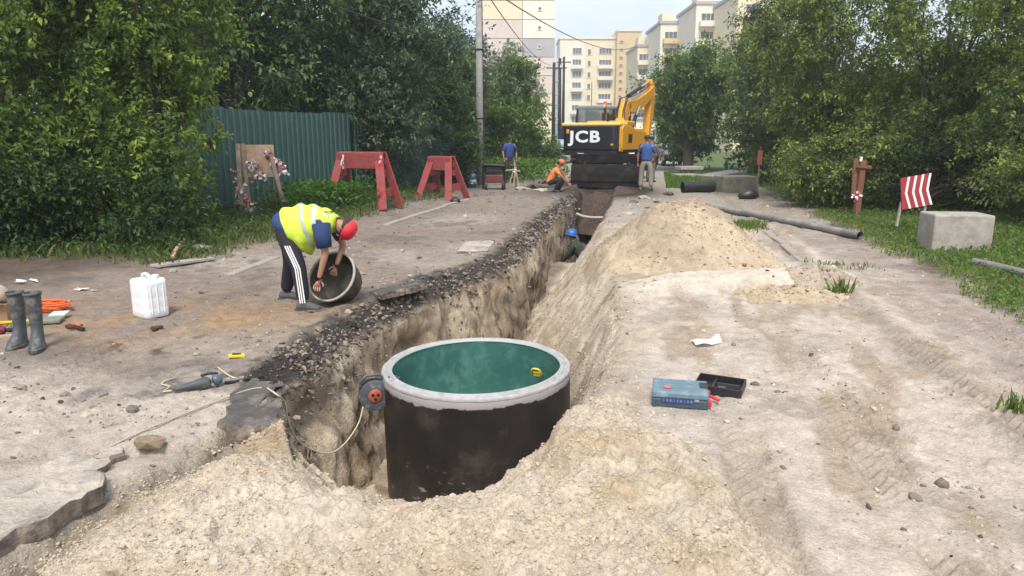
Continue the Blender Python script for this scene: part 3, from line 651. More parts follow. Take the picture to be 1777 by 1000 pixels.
# right: trees along the street
tree('round green tree with a bare trunk right behind the excavator arm', (8.9, 36.5, 0), [(0, 0, 3.6, 2.3, 2, 2.3), (.8, 0, 4.9, 2.0, 1.7, 1.7), (-1.3, 0, 3.8, 1.3, 1.5, 1.6)], 105, 20, 11, .19, ((.07, .12, .035), (.16, .24, .06), (.28, .37, .09)), .22, .8, trunkh=3.5, group='street trees on the right')
tree('leafy tree filling the gap between the round green tree and the long row', (11.4, 33, 0), [(0, 0, 2.6, 1.8, 1.5, 2.5), (.5, 0, 5.2, 1.9, 1.5, 2.0)], 110, 20, 11, .17, RG, .14, .75, group='street trees on the right')
tree('small dark tree beside the trunk of the round green tree', (9.7, 40, 0), [(0, 0, 2.4, 1.9, 1.6, 2.3)], 54, 16, 10, .2, DK, .15, .8, group='street trees on the right')
tree('silvery green tree, farthest back of the right-hand row', (9.25, 25.0, 0), [(0, 0, 2.3, 1.8, 1.6, 2.3), (.1, 0, 5.0, 2.1, 1.6, 2.8), (.2, -.6, .8, 1.5, .8, .9)], 215, 20, 11, .125, ((.05, .075, .035), (.11, .15, .06), (.20, .26, .09)), .14, .65, group='street trees on the right', asp=.4, young=.4)
tree('dense olive green tree behind the concrete block with the black bag', (8.35, 18.6, 0), [(0, 0, 1.7, 1.9, 1.4, 1.8), (-.1, 0, 4.2, 2.4, 1.6, 2.6), (-.6, -.8, .8, 1.7, .7, .9)], 190, 22, 12, .105, RG, .16, .55, group='street trees on the right', young=.34)
tree('dense olive green tree behind the brown wooden post', (9.6, 16.4, 0), [(0, 0, 1.7, 2.0, 1.4, 1.8), (.2, 0, 4.2, 2.2, 1.6, 2.2), (-.9, -.6, .9, 1.7, .8, 1.0)], 195, 22, 12, .10, RG, .16, .52, group='street trees on the right', young=.38)
tree('dense green tree at the right edge behind the striped board', (10.9, 13.8, 0), [(0, 0, 1.7, 2.3, 1.4, 1.9), (-.2, 0, 4.1, 2.6, 1.6, 1.9), (-.6, -.9, .9, 2.0, .7, 1.0)], 215, 22, 12, .10, RG, .16, .52, group='street trees on the right', young=.42)
tree('dark green bush between the brown post and the striped board', (8.5, 14.9, .1), [(0, 0, .8, 1.2, .7, .9), (1.6, .1, .9, 1.2, .7, 1.0)], 55, 18, 11, .08, ((.022, .038, .015), (.05, .08, .026), (.10, .15, .04)), .06, .38, 'dark_bush', 'bush')  # leaf colours darker than those of the trees behind
tree('leafy branch of light green leaves reaching in at the right edge', (8.6, 10.6, .1), [(.45, 0, 2.25, .5, .6, .45), (.5, 0, 1.5, .4, .5, .35)], 16, 12, 9, .15, ((.09, .15, .03), (.15, .23, .05), (.26, .34, .06)), .05, .3, 'young_tree', 'tree', trunkh=2.2)

tree('grey green bush right in front of the tree behind the black bag', (7.5, 16.8, .1), [(0, 0, .8, 1.15, .6, 1.0)], 42, 20, 11, .09, RG, .05, .4, 'dark_bush', 'bush')
tree('low twiggy bush behind the concrete block at the right edge', (9.6, 12.6, .1), [(0, 0, .6, 1.6, .6, .8)], 46, 20, 11, .085, RG, .05, .38, 'dark_bush', 'bush')
# ------------------------------------------------------------------ grass and weeds
def grass(name, label, x, y, z, hgt, base, tip, width=.007, lean=.5, cat='grass'):
    n = len(x); a = rng.random(n) * 6.283; w = width * (.6 + .8 * rng.random(n)) ; h = hgt * (.5 + .8 * rng.random(n))
    dx, dy = np.cos(a), np.sin(a); l = lean * h * rng.random(n); b = rng.random(n) * 6.283; lx, ly = np.cos(b) * l, np.sin(b) * l
    v = np.stack([np.stack([x - dx * w, y - dy * w, z - .01], -1), np.stack([x + dx * w, y + dy * w, z - .01], -1), np.stack([x + lx * .4 + dx * w * .7, y + ly * .4 + dy * w * .7, z + h * .6], -1),
                  np.stack([x + lx, y + ly, z + h], -1)], 1).reshape(-1, 3)
    t = rng.random((n, 1)); c = np.array(base) * (1 - t) + np.array(tip) * t; c *= 1 + .15 * rng.normal(size=(n, 1)); c = np.clip(c, .01, .7)
    o = link(name, npmesh(name, v, np.arange(n * 4).reshape(-1, 4), False, np.repeat(c, 4, 0)), None, [M['leaf']])
    return tag(o, label, cat, kind='stuff')
def weeds(name, label, x, y, z, hgt, leaf, cols_, cat='weeds'):
    """broad leaves on short stems"""
    n = len(x); p = np.stack([x, y, z + hgt * rng.random(n) ** .8], -1); d = unit(n); d[:, 2] = .25 + .5 * np.abs(d[:, 2]); nn = unit(n) * .4; nn[:, 2] += 1
    c0, c1 = np.array(cols_[0]), np.array(cols_[1]); t = rng.random((n, 1)); col = np.clip((c0 * (1 - t) + c1 * t) * (1 + .15 * rng.normal(size=(n, 1))), .01, .7)
    return tag(link(name, leaves_mesh(name, p, d, nn, leaf * (.6 + .8 * rng.random(n)), col, .6), None, [M['leaf']]), label, cat, kind='stuff')
# right verge
x, y = pick(42000, 3.8, 13, 5.0, 24, lambda x, y: sm(-.15, .5, x - (5.0 + .2 * (y - 8)) + .45 * fbm(x, y, .8, 4, 500)) * (x < .85 * y + .5))
z = ground_z(x, y)
grass('verge_grass', 'short green grass on the verge between the path and the right-hand trees', x, y, z, .055, (.10, .165, .03), (.27, .35, .08), .008)
k = rng.random(len(x)) < .5; weeds('verge_weeds', 'broad leaved weeds in the grass of the right-hand verge', x[k], y[k], z[k], .07, .05, ((.07, .13, .025), (.17, .28, .05)))
# left verge under the shrubs
x, y = pick(26000, -10, -.5, 7.6, 22, lambda x, y: sm(0, .5, -(x - (-3.95 + .2 * (y - 8))) - .35 + .5 * fbm(x, y, .7, 4, 510)) * (x > -.85 * y - 1) * sm(8.6, 9.6, y + .4 * fbm(x, y, .6, 3, 512)))
z = ground_z(x, y)
grass('verge_grass', 'rough grass under the left shrubs and along the metal fence', x, y, z, .13, (.09, .13, .03), (.28, .30, .11), .009, .9)
k = rng.random(len(x)) < .6; weeds('verge_weeds', 'leafy weeds growing under the left shrubs', x[k], y[k], z[k], .22, .07, ((.035, .075, .018), (.10, .17, .035)))
x = rng.normal(-4.3, .45, 5000); y = rng.normal(16.2, .8, 5000); weeds('nettle_patch', 'bright green nettles at the foot of the metal fence', x, y, ground_z(x, y), .55, .09, ((.04, .10, .015), (.11, .22, .03)))
x = rng.normal(-.6, 1.3, 5000); y = rng.normal(30, 1.5, 5000); k = y < 31; weeds('weed_bank', 'bright green weeds behind the standing man and the pole', x, y, 0 * x, .8, .16, ((.06, .13, .02), (.16, .28, .04)))
x = rng.uniform(5.2, 10.5, 9000); y = rng.uniform(24, 34, 9000); k = x > 5.2 + .2 * (y - 24); grass('far_grass', 'strip of bright grass beyond the concrete slabs', x[k], y[k], 0 * x[k], .16, (.09, .17, .03), (.16, .27, .05), .03)
for (px, py, n, sx, sy, h) in ((1297, 393, 420, .16, .30, .12), (1458, 512, 90, .05, .05, .16), (1762, 715, 60, .04, .04, .09), (1450, 462, 160, .25, .14, .05)):
    c = on(px, py); x = rng.normal(c.x, sx, n); y = rng.normal(c.y, sy, n)
    lb = {1297: 'green grass tuft at the kerb behind the sand heap', 1458: 'thin dry grass tuft on the kerb line beside the path', 1762: 'small green sprout on the path at the right edge', 1450: 'flat patch of weeds near the end of the long pipe'}[px]
    grass('grass_tuft', lb, x, y, ground_z(x, y), h, (.09, .15, .03), (.2, .27, .06), .008, .6)
# ------------------------------------------------------------------ buildings
M['b_cream'] = mat('cream_render', (.74, .64, .44), .9, noise=.06, nscale=.6, dirt=(.5, .45, .37), dirt_amt=.2, dscale=.3)
M['b_yellow'] = mat('yellow_render', (.66, .50, .27), .9, noise=.06, nscale=.6)
M['b_white'] = mat('white_render', (.76, .70, .59), .9, noise=.08, nscale=.5)
M['b_grey'] = mat('grey_lilac_render', (.40, .37, .38), .9, noise=.08, nscale=.5)
M['b_pink'] = mat('pale_pink_render', (.62, .52, .45), .9, noise=.08, nscale=.5)
M['b_joint'] = mat('joint', (.42, .36, .30), .9)
M['b_tan'] = mat('tan_tower_render', (.62, .47, .26), .9, noise=.07, nscale=.5)
M['pane'] = mat('window_glass', (.10, .125, .15), .15, noise=.4, nscale=.5, spec=.8)
M['b_shop'] = mat('blue_grey_glazing', (.24, .29, .34), .3, noise=.15, nscale=.5)
_win = {}
def window(parent, x, y, z, w, h, mf, panes=2, balcony=None):
    key = (w, h, panes, balcony)
    if key not in _win:
        b = MB(); b.box((0, -.04, h / 2), (w + .2, .08, .09)); b.box((0, -.04, -h / 2), (w + .3, .16, .09))
        for s in (-1, 1): b.box((s * w / 2, -.04, 0), (.1, .08, h - .09))
        for i in range(1, panes): b.box((-w / 2 + w * i / panes, -.035, 0), (.07, .06, h - .09))
        f = b.build('window', mf, parent); p = MB(); p.box((0, -.015, 0), (w - .08, .03, h - .08)); pn = p.build('pane', M['pane'], f)
        kids = [pn]
        if balcony:
            q = MB(); q.box((0, -.62, -h / 2 - .35), (w + .7, 1.05, .9)); kids.append(q.build('balcony_front', M[balcony], f))
        _win[key] = f; f.location = (x, y, z); return f
    s = _win[key]; f = s.copy(); C.objects.link(f); f.parent = parent; f.location = (x, y, z)
    for ch in s.children: c = ch.copy(); C.objects.link(c); c.parent = f
    return f
# tall end wall on the left, large panels with open joints
d = 125.; m_ = d / FPX
x0, x1 = (838 - 888.5) * m_ / cp, (958 - 888.5) * m_ / cp
B1 = thing('panel_building', 'tallest pale panel building with a blank end wall rising beside the concrete pole', 'building', ((x0 + x1) / 2, d, 0))
wd = (x1 - x0)
b = MB(); b.box((0, 9.3, 15.5), (wd - .3, 18, 31)); b.build('wall_core', M['b_joint'], B1)
st = 3.0
for k in range(10):
    top = 240 - (k * st + st - HCAM) * FPX / d
    cl = {8: ('b_yellow', 'b_cream'), 7: ('b_cream', 'b_white'), 6: ('b_pink', 'b_white'), 5: ('b_pink', 'b_grey'), 4: ('b_pink', 'b_pink'), 3: ('b_cream', 'b_pink')}.get(k, ('b_cream', 'b_cream'))
    for j, (c, a, w) in enumerate(((cl[0], -wd / 2, wd * .56), (cl[1], -wd / 2 + wd * .56, wd * .44))):
        p = MB(); p.box((a + w / 2, .15, k * st + st / 2), (w - .10, .34, st - .09)); p.build('wall_panel', M[c], B1, bevel=.02, seg=1)
for k in range(2, 9):
    window(B1, wd / 2 - 2.6, -.02, k * st + 1.7, .5, .55, M['b_white'], 1)
p = MB(); p.box((0, 9.3, 31.3), (wd + .3, 18.4, .6)); p.build('roof_edge', M['b_grey'], B1)
# middle block with windows and the tan tower
d = 185.; m_ = d / FPX / cp
def bx_(px): return (px - 888.5) * m_
x0, x1 = bx_(966), bx_(1056)
B2 = thing('apartment_building', 'cream nine storey apartment block with rows of windows behind the excavator cab', 'building', ((x0 + x1) / 2, d, 0))
wd = x1 - x0; top = HCAM + (240 - 80) * d / FPX; fh = 18.3 * d / FPX
b = MB(); b.box((0, 6, top / 2), (wd, 12, top)); b.build('wall', M['b_cream'], B2)
b = MB(); b.box((0, 6, top + .25), (wd + .5, 12.5, .5)); b.build('roof_edge', M['b_white'], B2)
b = MB(); b.box((-wd / 2 + 3.2, -.12, top / 2 + 1), (6.2, .24, top - 3)); b.build('facing', M['b_white'], B2)
b = MB(); b.box((-wd / 2 + 2.6, -.5, 2.6), (7.5, .7, 5.2)); b.build('shop_front', M['b_shop'], B2)
for k in range(8):
    z = HCAM + (240 - 99) * d / FPX - k * fh
    if z < 3: break
    window(B2, bx_(994) - (x0 + x1) / 2, -.26, z, 2.2, 1.5, M['b_white'], 3, 'b_white' if k % 2 else None)
    window(B2, bx_(1014) - (x0 + x1) / 2, -.02, z - .2, .8, 1.3, M['b_white'], 1)
    window(B2, bx_(1040) - (x0 + x1) / 2, -.02, z, 3.1, 1.4, M['b_white'], 4, 'b_white' if k % 3 else None)
x0, x1 = bx_(1056), bx_(1094); wd = x1 - x0; top = HCAM + (240 - 68) * (d - 3) / FPX
B3 = thing('stair_tower', 'narrow tan brick tower with small windows joined to the cream block', 'building', ((x0 + x1) / 2, d - 3, 0))
b = MB(); b.box((0, 5, top / 2), (wd, 10, top)); b.build('wall', M['b_tan'], B3)
b = MB(); b.box((0, 5, top + .2), (wd + .4, 10.4, .4)); b.build('roof_edge', M['b_cream'], B3)
for k in range(12):
    z = top - 2.4 - k * 1.85
    for s in (-.32, .32):
        window(B3, wd * s, -.02, z - (.7 if s > 0 else 0), .75, .55, M['b_tan'], 1)
# stepped long building on the right, facade running away from the street
steps = [(1092, 1140, 92, 150., 'b_cream'), (1128, 1196, 56, 138., 'b_white'), (1184, 1262, 26, 125., 'b_white'), (1250, 1400, 10, 112., 'b_cream')]
for i, (a, c_, tp, d, mm) in enumerate(steps):
    m_ = d / FPX / cp; x0, x1 = (a - 888.5) * m_, (c_ - 888.5) * m_; wd = x1 - x0; top = HCAM + (240 - tp) * d / FPX
    lb = ['lowest farthest step of the pale apartment row on the right', 'second step of the pale apartment row with glazed balconies', 'high white step of the apartment row with a roof hut, above the trees', 'nearest cream step of the apartment row, mostly hidden by the trees'][i]
    Bn = thing('apartment_building', lb, 'building', ((x0 + x1) / 2, d, 0), group='stepped apartment row on the right')
    b = MB(); b.box((0, 7, top / 2), (wd, 14, top)); b.build('wall', M[mm], Bn)
    b = MB(); b.box((0, 7, top + .25), (wd + .5, 14.4, .5)); b.build('roof_edge', M['b_grey'], Bn)
    b = MB(); b.box((-wd * .25, 5, top + 1.4), (wd * .3, 4, 1.9)); b.build('roof_hut', M['b_cream'], Bn)
    n = max(2, int(wd / 4.3))
    for r in range(int(top / 2.9) - 1):
        z = top - 2.1 - r * 2.9
        for q in range(n):
            xx = -wd / 2 + wd * (q + .5) / n
            window(Bn, xx, -.02, z, 2.3, 1.4, M['b_white'], 3, ('b_yellow' if (q + i) % 2 else 'b_white') if q % 2 == 0 or i > 1 else None)
    if i in (0, 1):
        b = MB(); b.box((wd / 2 - .6, -.3, top / 2), (1.1, .5, top - .6)); b.build('pilaster', M['b_tan'], Bn)
# white garage wall far down the road and a turquoise kiosk
b = thing('kiosk', 'small turquoise kiosk behind the parked dark car', 'kiosk', (15.6, 66, 0)); q = MB(); q.box((0, 0, 1.1), (2.2, 2.5, 2.2)); q.build('wall', mat('turquoise', (.14, .42, .40), .6), b); q = MB(); q.box((0, 0, 2.27), (2.5, 2.9, .14)); q.build('roof', M['b_grey'], b)
q = MB(); q.box((0, -1.28, 1.3), (1.2, .06, .9)); q.build('window', M['pane'], b)
b = thing('garage', 'pale low garage wall far down the road behind the excavator arm', 'garage', (13.5, 72, 0)); q = MB(); q.box((0, 0, 1.7), (7, 5, 3.4)); q.build('wall', M['b_white'], b); q = MB(); q.box((0, 0, 3.5), (7.4, 5.4, .2)); q.build('roof', M['b_grey'], b)
q = MB(); q.box((0, -2.53, 1.2), (2.6, .06, 2.4)); q.build('door', M['b_grey'], b)

# ------------------------------------------------------------------ poles and wires
pb = G(834, 322); pb.z = 0
T = thing('utility_pole', 'tall round concrete pole standing at the left edge of the road behind the red trestles', 'pole', pb)
b = MB(); b.tube([(0, 0, -.2), (0, 0, 3.5), (0, 0, 7.2)], [.155, .13, .105], 16); b.build('shaft', M['pole_conc'], T, smooth='all')
b = MB(); b.bar((-.45, 0, 6.35), (.45, 0, 6.35), .07, .07); b.bar((-.05, -.2, 6.1), (.40, -.2, 6.42), .03, .03); b.build('crossarm', M['dark'], T)
for s in (-.4, -.15, .18, .42):
    q = MB(); q.lathe([(.0, .0), (.035, .02), (.05, .06), (.03, .09), (.045, .12), (.0, .17)], 10, Matrix.Translation((s, 0, 6.38))); q.build('insulator', M['white'], T, smooth='all')
for z in (.9, 2.3, 4.6):
    q = MB(); q.lathe([(.135, z), (.150, z), (.150, z + .04), (.135, z + .04)], 14, close=True); q.build('band', M['dark'], T)
q = MB(); q.tube([(.12, -.09, .2), (.13, -.09, 2.5), (.11, -.08, 6.3)], .012, 6); q.build('ground_cable', M['black'], T)
def wire(label, a, b_, sag, r=.012, n=14):
    a, b_ = Vector(a), Vector(b_); q = MB()
    q.tube([a.lerp(b_, t) - Vector((0, 0, sag * 4 * t * (1 - t))) for t in np.linspace(0, 1, n)], r, 5)
    tag(q.build('overhead_wire', M['dark'], None, smooth='all'), label, 'wire', 'overhead wires')
top = pb + Vector((0, 0, 6.5))
wire('overhead wire running from the concrete pole away to the right towards the dark pole', top + Vector((.4, 0, .05)), P(1100, 82, 75), .9, .022)
wire('overhead wire running steeply from the concrete pole down over the willow', top + Vector((.18, 0, .05)), P(952, 112, 70), .5, .02)
wire('overhead wire crossing the dark fence trees at the top left', P(520, -12, 8), P(800, 66, 30), .15, .009)
wire('lower overhead wire strung between the twin dark poles and the willow', P(860, 122, 50), P(956, 112, 70), .5, .014)
for (px, d, tp, r, lb) in ((973, 72., 108, .16, 'thin dark utility pole left of the apartment windows'), (957, 70., 117, .20, 'dark twin utility pole left of the thin pole')):
    x = (px - 888.5) * d / FPX / cp; h = HCAM + (240 - tp) * d / FPX
    T = thing('utility_pole', lb, 'pole', (x, d, 0), group='far utility poles'); b = MB(); b.tube([(0, 0, 0), (0, 0, h)], [r, r * .7], 8); b.build('shaft', M['dark'], T, smooth='all')
    if px == 957:
        q = MB(); q.tube([(.62, .1, 0), (.55, .1, h + .4)], [r, r * .7], 8); q.build('second_shaft', M['dark'], T, smooth='all')
        q = MB()
        for k in range(7): z = h * (k + .6) / 7.2; q.bar((0, .05, z), (.6, .05, z + .35), .1, .1)
        q.build('bracing', M['pole_conc'], T)
    q = MB(); q.bar((-.7, 0, h - .5), (.7 if px != 957 else 1.2, 0, h - .5), .1, .1); q.build('crossarm', M['dark'], T)
    for s in (-.6, .1, .6):
        q = MB(); q.tube([(s, 0, h - .45), (s, 0, h - .15)], [.06, .03], 6); q.build('insulator', M['white'], T)

# ------------------------------------------------------------------ corrugated metal fence
def fence(label, a, b_, h, npan, group='runs of the green metal fence'):
    a, b_ = Vector(a), Vector(b_); dv = b_ - a; Lg = dv.length; ang = math.atan2(dv.y, dv.x)
    T = thing('metal_fence', label, 'fence', a, ang, group); w = Lg / npan; per = .19
    prof = []; x = 0
    while x < w - 1e-6:
        for (u, v) in ((0, 0), (.075, 0), (.095, -.032), (.165, -.032)): prof.append((x + u, v))
        x += per
    prof = [p for p in prof if p[0] < w + .03] + [(w + .035, .0)]
    vs = [(u, v, 0) for u, v in prof] + [(u, v, h) for u, v in prof]; n = len(prof)
    q = MB(); q.add(vs, [(i, i + 1, n + i + 1, n + i) for i in range(n - 1)]); o = q.build('fence_panel', M['fence'], T, solid=.003)
    q = MB(); q.box((0, .07, h / 2 - .1), (.06, .06, h)); po = q.build('post', M['dark'], T)
    for i in range(1, npan):
        c = o.copy(); C.objects.link(c); c.parent = T; c.location = (i * w, (i % 2) * .006, random.uniform(-.03, .03))
        if i % 2: c = po.copy(); C.objects.link(c); c.parent = T; c.location = (i * w, 0, 0)
    q = MB()
    for z in (.5, h - .35): q.box((Lg / 2, .035, z), (Lg, .03, .05))
    q.build('rail', M['dark'], T); return T
fence('long run of dark green corrugated metal fence behind the board barricade', (-6.9, 13.2, .05), (-4.35, 19.4, .05), 2.22, 6)
fence('far run of dark green corrugated metal fence seen past the concrete pole', (-4.3, 19.6, .02), (-1.1, 33.5, 0), 2.1, 12)

# ------------------------------------------------------------------ red trestles and board barricade
def trestle(label, feet, w, h, rz, spread=.55, scale=1., tape=True, worn=False):
    T = thing('trestle_barrier', label, 'barrier', feet, rz, 'red trestle barriers on the left')
    for i, s in enumerate((-1, 1)):
        x = s * w / 2; tilt = -s * .10
        for y in (-1, 1):
            q = MB(); q.bar((x + s * .20, y * spread / 2, -.03), (x - s * .04, y * .08, h), .21, .045, (1, 0, 0) if False else (0, y, .3)); q.build('leg', M['red'], T, bevel=.008, seg=1)
        q = MB(); q.bar((x + s * .085, -spread * .36, h * .28), (x + s * .085, spread * .36, h * .28), .19, .03, (1, 0, 0)); q.build('leg_brace', M['red'], T, bevel=.006, seg=1)
        q = MB(); q.bar((x + s * .0, -spread * .2, h * .62), (x + s * .0, spread * .2, h * .62), .15, .03, (1, 0, 0)); q.build('leg_brace', M['red'], T, bevel=.006, seg=1)
    q = MB(); q.box((0, -.13, h - .17), (w + .12, .03, .36), (.12, 0, 0)); q.build('crossboard', M['red'], T, bevel=.008, seg=1)
    q = MB(); q.box((0, .10, h - .14), (w + .06, .03, .24), (-.1, 0, 0)); q.build('crossboard', M['red'], T, bevel=.008, seg=1)
    q = MB(); q.box((0, 0, h + .012), (w + .12, .2, .03)); q.build('cap_board', M['red'], T, bevel=.006, seg=1)
    if tape:
        for (xx, z0) in ((-w / 2 + .08, h - .02), (w / 2 + .02, h - .03)):
            q = MB()
            for k in range(3):
                pts = [(xx + .03 * k + .03 * math.sin(5 * t + k), -.16 - .02 * math.sin(3 * t + k), z0 - .32 * t - .02 * k) for t in np.linspace(0, 1, 6)]
                for a, b_ in zip(pts[:-1], pts[1:]): q.cur = (k + int(a[2] * 9)) % 2; q.bar(a, b_, .035, .004, (0, 1, 0))
            o = q.build('tape', [M['tape_r'], M['tape_w']], T)
    return T
p = on(632, 358); trestle('faded red wooden trestle hung with tape ends, nearer the bent worker', (p.x, p.y, p.z), 1.05, 1.22, -.35, .8)
p = on(768, 344); trestle('bright red wooden trestle without tape, nearer the concrete pole', (p.x, p.y, p.z), .62, 1.12, -.5, .95, tape=False)
# two wooden board barricades wound with tape
def tape_blob(parent, c, seed, n=9, r=.10):
    rd = random.Random(seed); q = MB()
    for k in range(n):
        p0 = Vector(c) + Vector((rd.uniform(-r, r), rd.uniform(-.03, .05), rd.uniform(-r, r)))
        pts = [p0]
        for _ in range(4): pts.append(pts[-1] + Vector((rd.uniform(-.06, .06), rd.uniform(-.03, .03), rd.uniform(-.08, .03))))
        for i, (a, b_) in enumerate(zip(pts[:-1], pts[1:])): q.cur = 1 if (i + k) % 3 == 0 else 0; q.bar(a, b_, .045, .005, (rd.uniform(-1, 1), 1, rd.uniform(-1, 1)))
    q.build('tape_knot', [M['tape_w'], M['tape_r']], parent)
p = on(468, 372)
T = thing('board_barricade', 'wooden barricade with a bare square board and knots of red and white tape', 'barricade', p, .12)
px_m = 1 / (FPX / (p.y * cp + (HCAM) * sp_))
def lx(px): return (px - 468) * px_m
def lz(py): return (372 - py) * px_m
q = MB(); q.box(((lx(428) + lx(482)) / 2, 0, (lz(254) + lz(308)) / 2), ((482 - 428) * px_m, .02, (308 - 254) * px_m)); q.build('board', M['ply'], T)
for (a, z0, c_, z1, y0, y1, w) in ((423, 382, 425, 252, -.12, -.03, .09), (436, 384, 433, 252, -.02, -.035, .08), (497, 350, 475, 258, -.25, -.03, .07), (474, 352, 462, 300, .3, .04, .05), (486, 350, 478, 292, .2, .05, .05)):
    q = MB(); q.bar((lx(a), y0, lz(z0)), (lx(c_), y1, lz(z1)), w, .035, (0, 1, 0)); q.build('post', M['wood'], T)
q = MB(); q.bar((lx(412), -.03, lz(350)), (lx(468), -.03, lz(384)), .06, .03, (0, 1, 0)); q.build('fallen_lath', M['wood'], T)
for i, (a, z, n, r) in enumerate(((447, 285, 10, .09), (455, 303, 6, .06), (488, 280, 7, .06), (494, 294, 5, .06), (424, 322, 8, .07), (428, 345, 8, .08), (436, 360, 9, .09), (450, 376, 7, .08), (470, 262, 5, .06))): tape_blob(T, (lx(a), -.07, lz(z)), i, n, r)
for i, (a, z, c_, z1) in enumerate(((428, 350, 470, 362), (430, 352, 452, 378), (436, 356, 462, 388), (415, 305, 430, 322), (408, 292, 424, 296))):
    q = MB(); pts = [Vector((lx(a), -.06, lz(z))).lerp(Vector((lx(c_), -.10, lz(z1))), t) - Vector((0, 0, .05 * math.sin(3.14 * t))) for t in np.linspace(0, 1, 9)]
    for j, (u, v) in enumerate(zip(pts[:-1], pts[1:])): q.cur = j % 2; q.bar(u, v, .04, .004, (0, 1, .3))
    q.build('tape_strip', [M['tape_r'], M['tape_w']], T)
p2 = on(430, 352); T = thing('board_barricade', 'grey weathered barricade leaning behind the bare board, nearest the left shrub', 'barricade', p2, .1)
k2 = 1 / (FPX / (p2.y * cp + HCAM * sp_))
def qx(px): return (px - 430) * k2
def qz(py): return (352 - py) * k2
q = MB(); q.box(((qx(412) + qx(458)) / 2, 0, (qz(247) + qz(300)) / 2), (46 * k2, .02, 53 * k2)); q.build('board', M['greywood'], T)
for (a, z0, c_, z1, w) in ((418, 345, 404, 232, .09), (462, 340, 451, 232, .045), (410, 345, 410, 250, .06)):
    q = MB(); q.bar((qx(a), -.04, qz(z0)), (qx(c_), -.035, qz(z1)), w, .035, (0, 1, 0)); q.build('post', M['wood'], T)
tape_blob(T, (qx(454), -.08, qz(250)), 31, 5, .06)
wire('thin string stretched from the board barricade towards the red trestle', Vector(p) + Vector((lx(470), 0, lz(362))), on(610, 352) + Vector((0, 0, .2)), .05, .006)

# ------------------------------------------------------------------ right verge furniture
p = on(1487, 374)
T = thing('wooden_post', 'rust brown wooden post with a side plank standing in the right verge', 'post', p, .2)
M['rustwood'] = mat('rust_brown_wood', (.20, .085, .05), .85, noise=.3, nscale=14, bump=.3)
q = MB(); q.box((0, 0, .55), (.12, .09, 1.18), (0, .02, 0)); q.build('shaft', M['rustwood'], T, bevel=.006, seg=1)
q = MB(); q.box((-.13, .02, .78), (.09, .04, .80), (0, -.03, 0)); q.build('side_plank', M['rustwood'], T, bevel=.004, seg=1)
q = MB(); q.box((.02, -.06, 1.02), (.34, .03, .07), (0, .1, 0)); q.build('cross_lath', M['rustwood'], T)
q = MB(); q.box((-.05, -.02, 1.17), (.05, .03, .10)); q.build('tip', M['white'], T)
tape_blob(T, (-.15, -.03, .45), 77, 4, .04)
p = on(1599, 402)
T = thing('striped_board', 'tilted red board with white chevrons on thin stakes behind the concrete block', 'sign', p, .1)
kk = (p.y * cp + HCAM * sp_) / FPX
def sx(px): return (px - 1599) * kk
def sz_(py): return (402 - py) * kk
cxs, czs = sx(1586) - .10, sz_(333); bw_, bh_ = 49 * kk, 54 * kk
tl = -.16
q = MB(); q.box((0, 0, 0), (bw_, .02, bh_)); o = q.build('board', mat('sign_red', (.36, .035, .045), .55, noise=.15, nscale=15), T); o.location = (cxs, -.03, czs); o.rotation_euler = (0, tl, 0)
for k in range(4):
    xx = -bw_ / 2 + bw_ * (.12 + .26 * k); q = MB(); w = bw_ * .085; a = bw_ * .13
    for s in (1, -1):
        q.prism([(xx, 0), (xx + w, 0), (xx + w + (a if k < 4 else 0), s * bh_ / 2), (xx + a, s * bh_ / 2)], .004, Matrix.Translation((0, -.011, 0)) @ Matrix.Rotation(R_(90), 4, 'X'))
    q.build('chevron', M['white'], o)
for (a, z0, c_, z1) in ((1596, 404, 1602, 345), (1552, 392, 1556, 350)):
    q = MB(); q.bar((sx(a), .0, sz_(z0)), (sx(c_), .0, sz_(z1)), .035, .03, (0, 1, 0)); q.build('stake', M['greywood'], T)
# concrete blocks
def block(name, label, pfront, size, rz, m=None, cat='concrete block', group=None, tilt=(0, 0), hole=False):
    T = MB(); T.box((0, 0, size[2] / 2), size); o = T.build(name, m or M['concrete'], None, bevel=.025, seg=2); o.location = pfront; o.rotation_euler = (tilt[0], tilt[1], rz)
    # chipped, slightly uneven faces
    return tag(o, label, cat, group)
p = on(1655, 436)
block('concrete_block', 'large pale concrete block lying in the grass in front of the striped board', (p.x + .18, p.y + .33, p.z - .03), (.80, .58, .54), -.16)
p = on(1282, 335); block('concrete_block', 'mossy concrete block beside the black bag in the right verge', (p.x, p.y + .4, p.z - .03), (1.1, .8, .52), .1, mat('mossy_concrete', (.21, .195, .14), .95, noise=.35, nscale=6, bump=.5))
p = on(1298, 346); q = MB(); q.loft([((0, 0, 0), (.30, 0, 0), (0, .18, 0)), ((0, 0, .12), (.32, 0, 0), (0, .2, 0)), ((.03, 0, .24), (.2, 0, 0), (0, .13, 0)), ((.05, 0, .30), (.05, 0, 0), (0, .04, 0))], 12)
o = q.build('rubbish_bag', M['black'], None, smooth='all', sub=1); o.location = p; tag(o, 'black rubbish bag slumped against the mossy concrete block', 'bag')
p = on(1314, 335); T = thing('marker_post', 'thin stake with an orange flag board behind the mossy block', 'post', p); q = MB(); q.tube([(0, 0, 0), (0, 0, 1.2)], .02, 6); q.build('stake', M['wood'], T); q = MB(); q.box((0, -.02, 1.05), (.14, .02, .42)); q.build('flag_board', mat('faded_orange', (.45, .16, .10), .7), T)
for (px, py, w, lb) in ((1195, 303, 1.1, 'pale concrete slab lying on blocks at the far right of the road'), (1190, 310, 1.0, 'lower concrete slab under the pale slab at the far right')):
    p = on(px, py); block('concrete_slab', lb, (p.x, p.y, .02 if 'lower' in lb else .22), (w, .8, .16), .15, cat='slab')
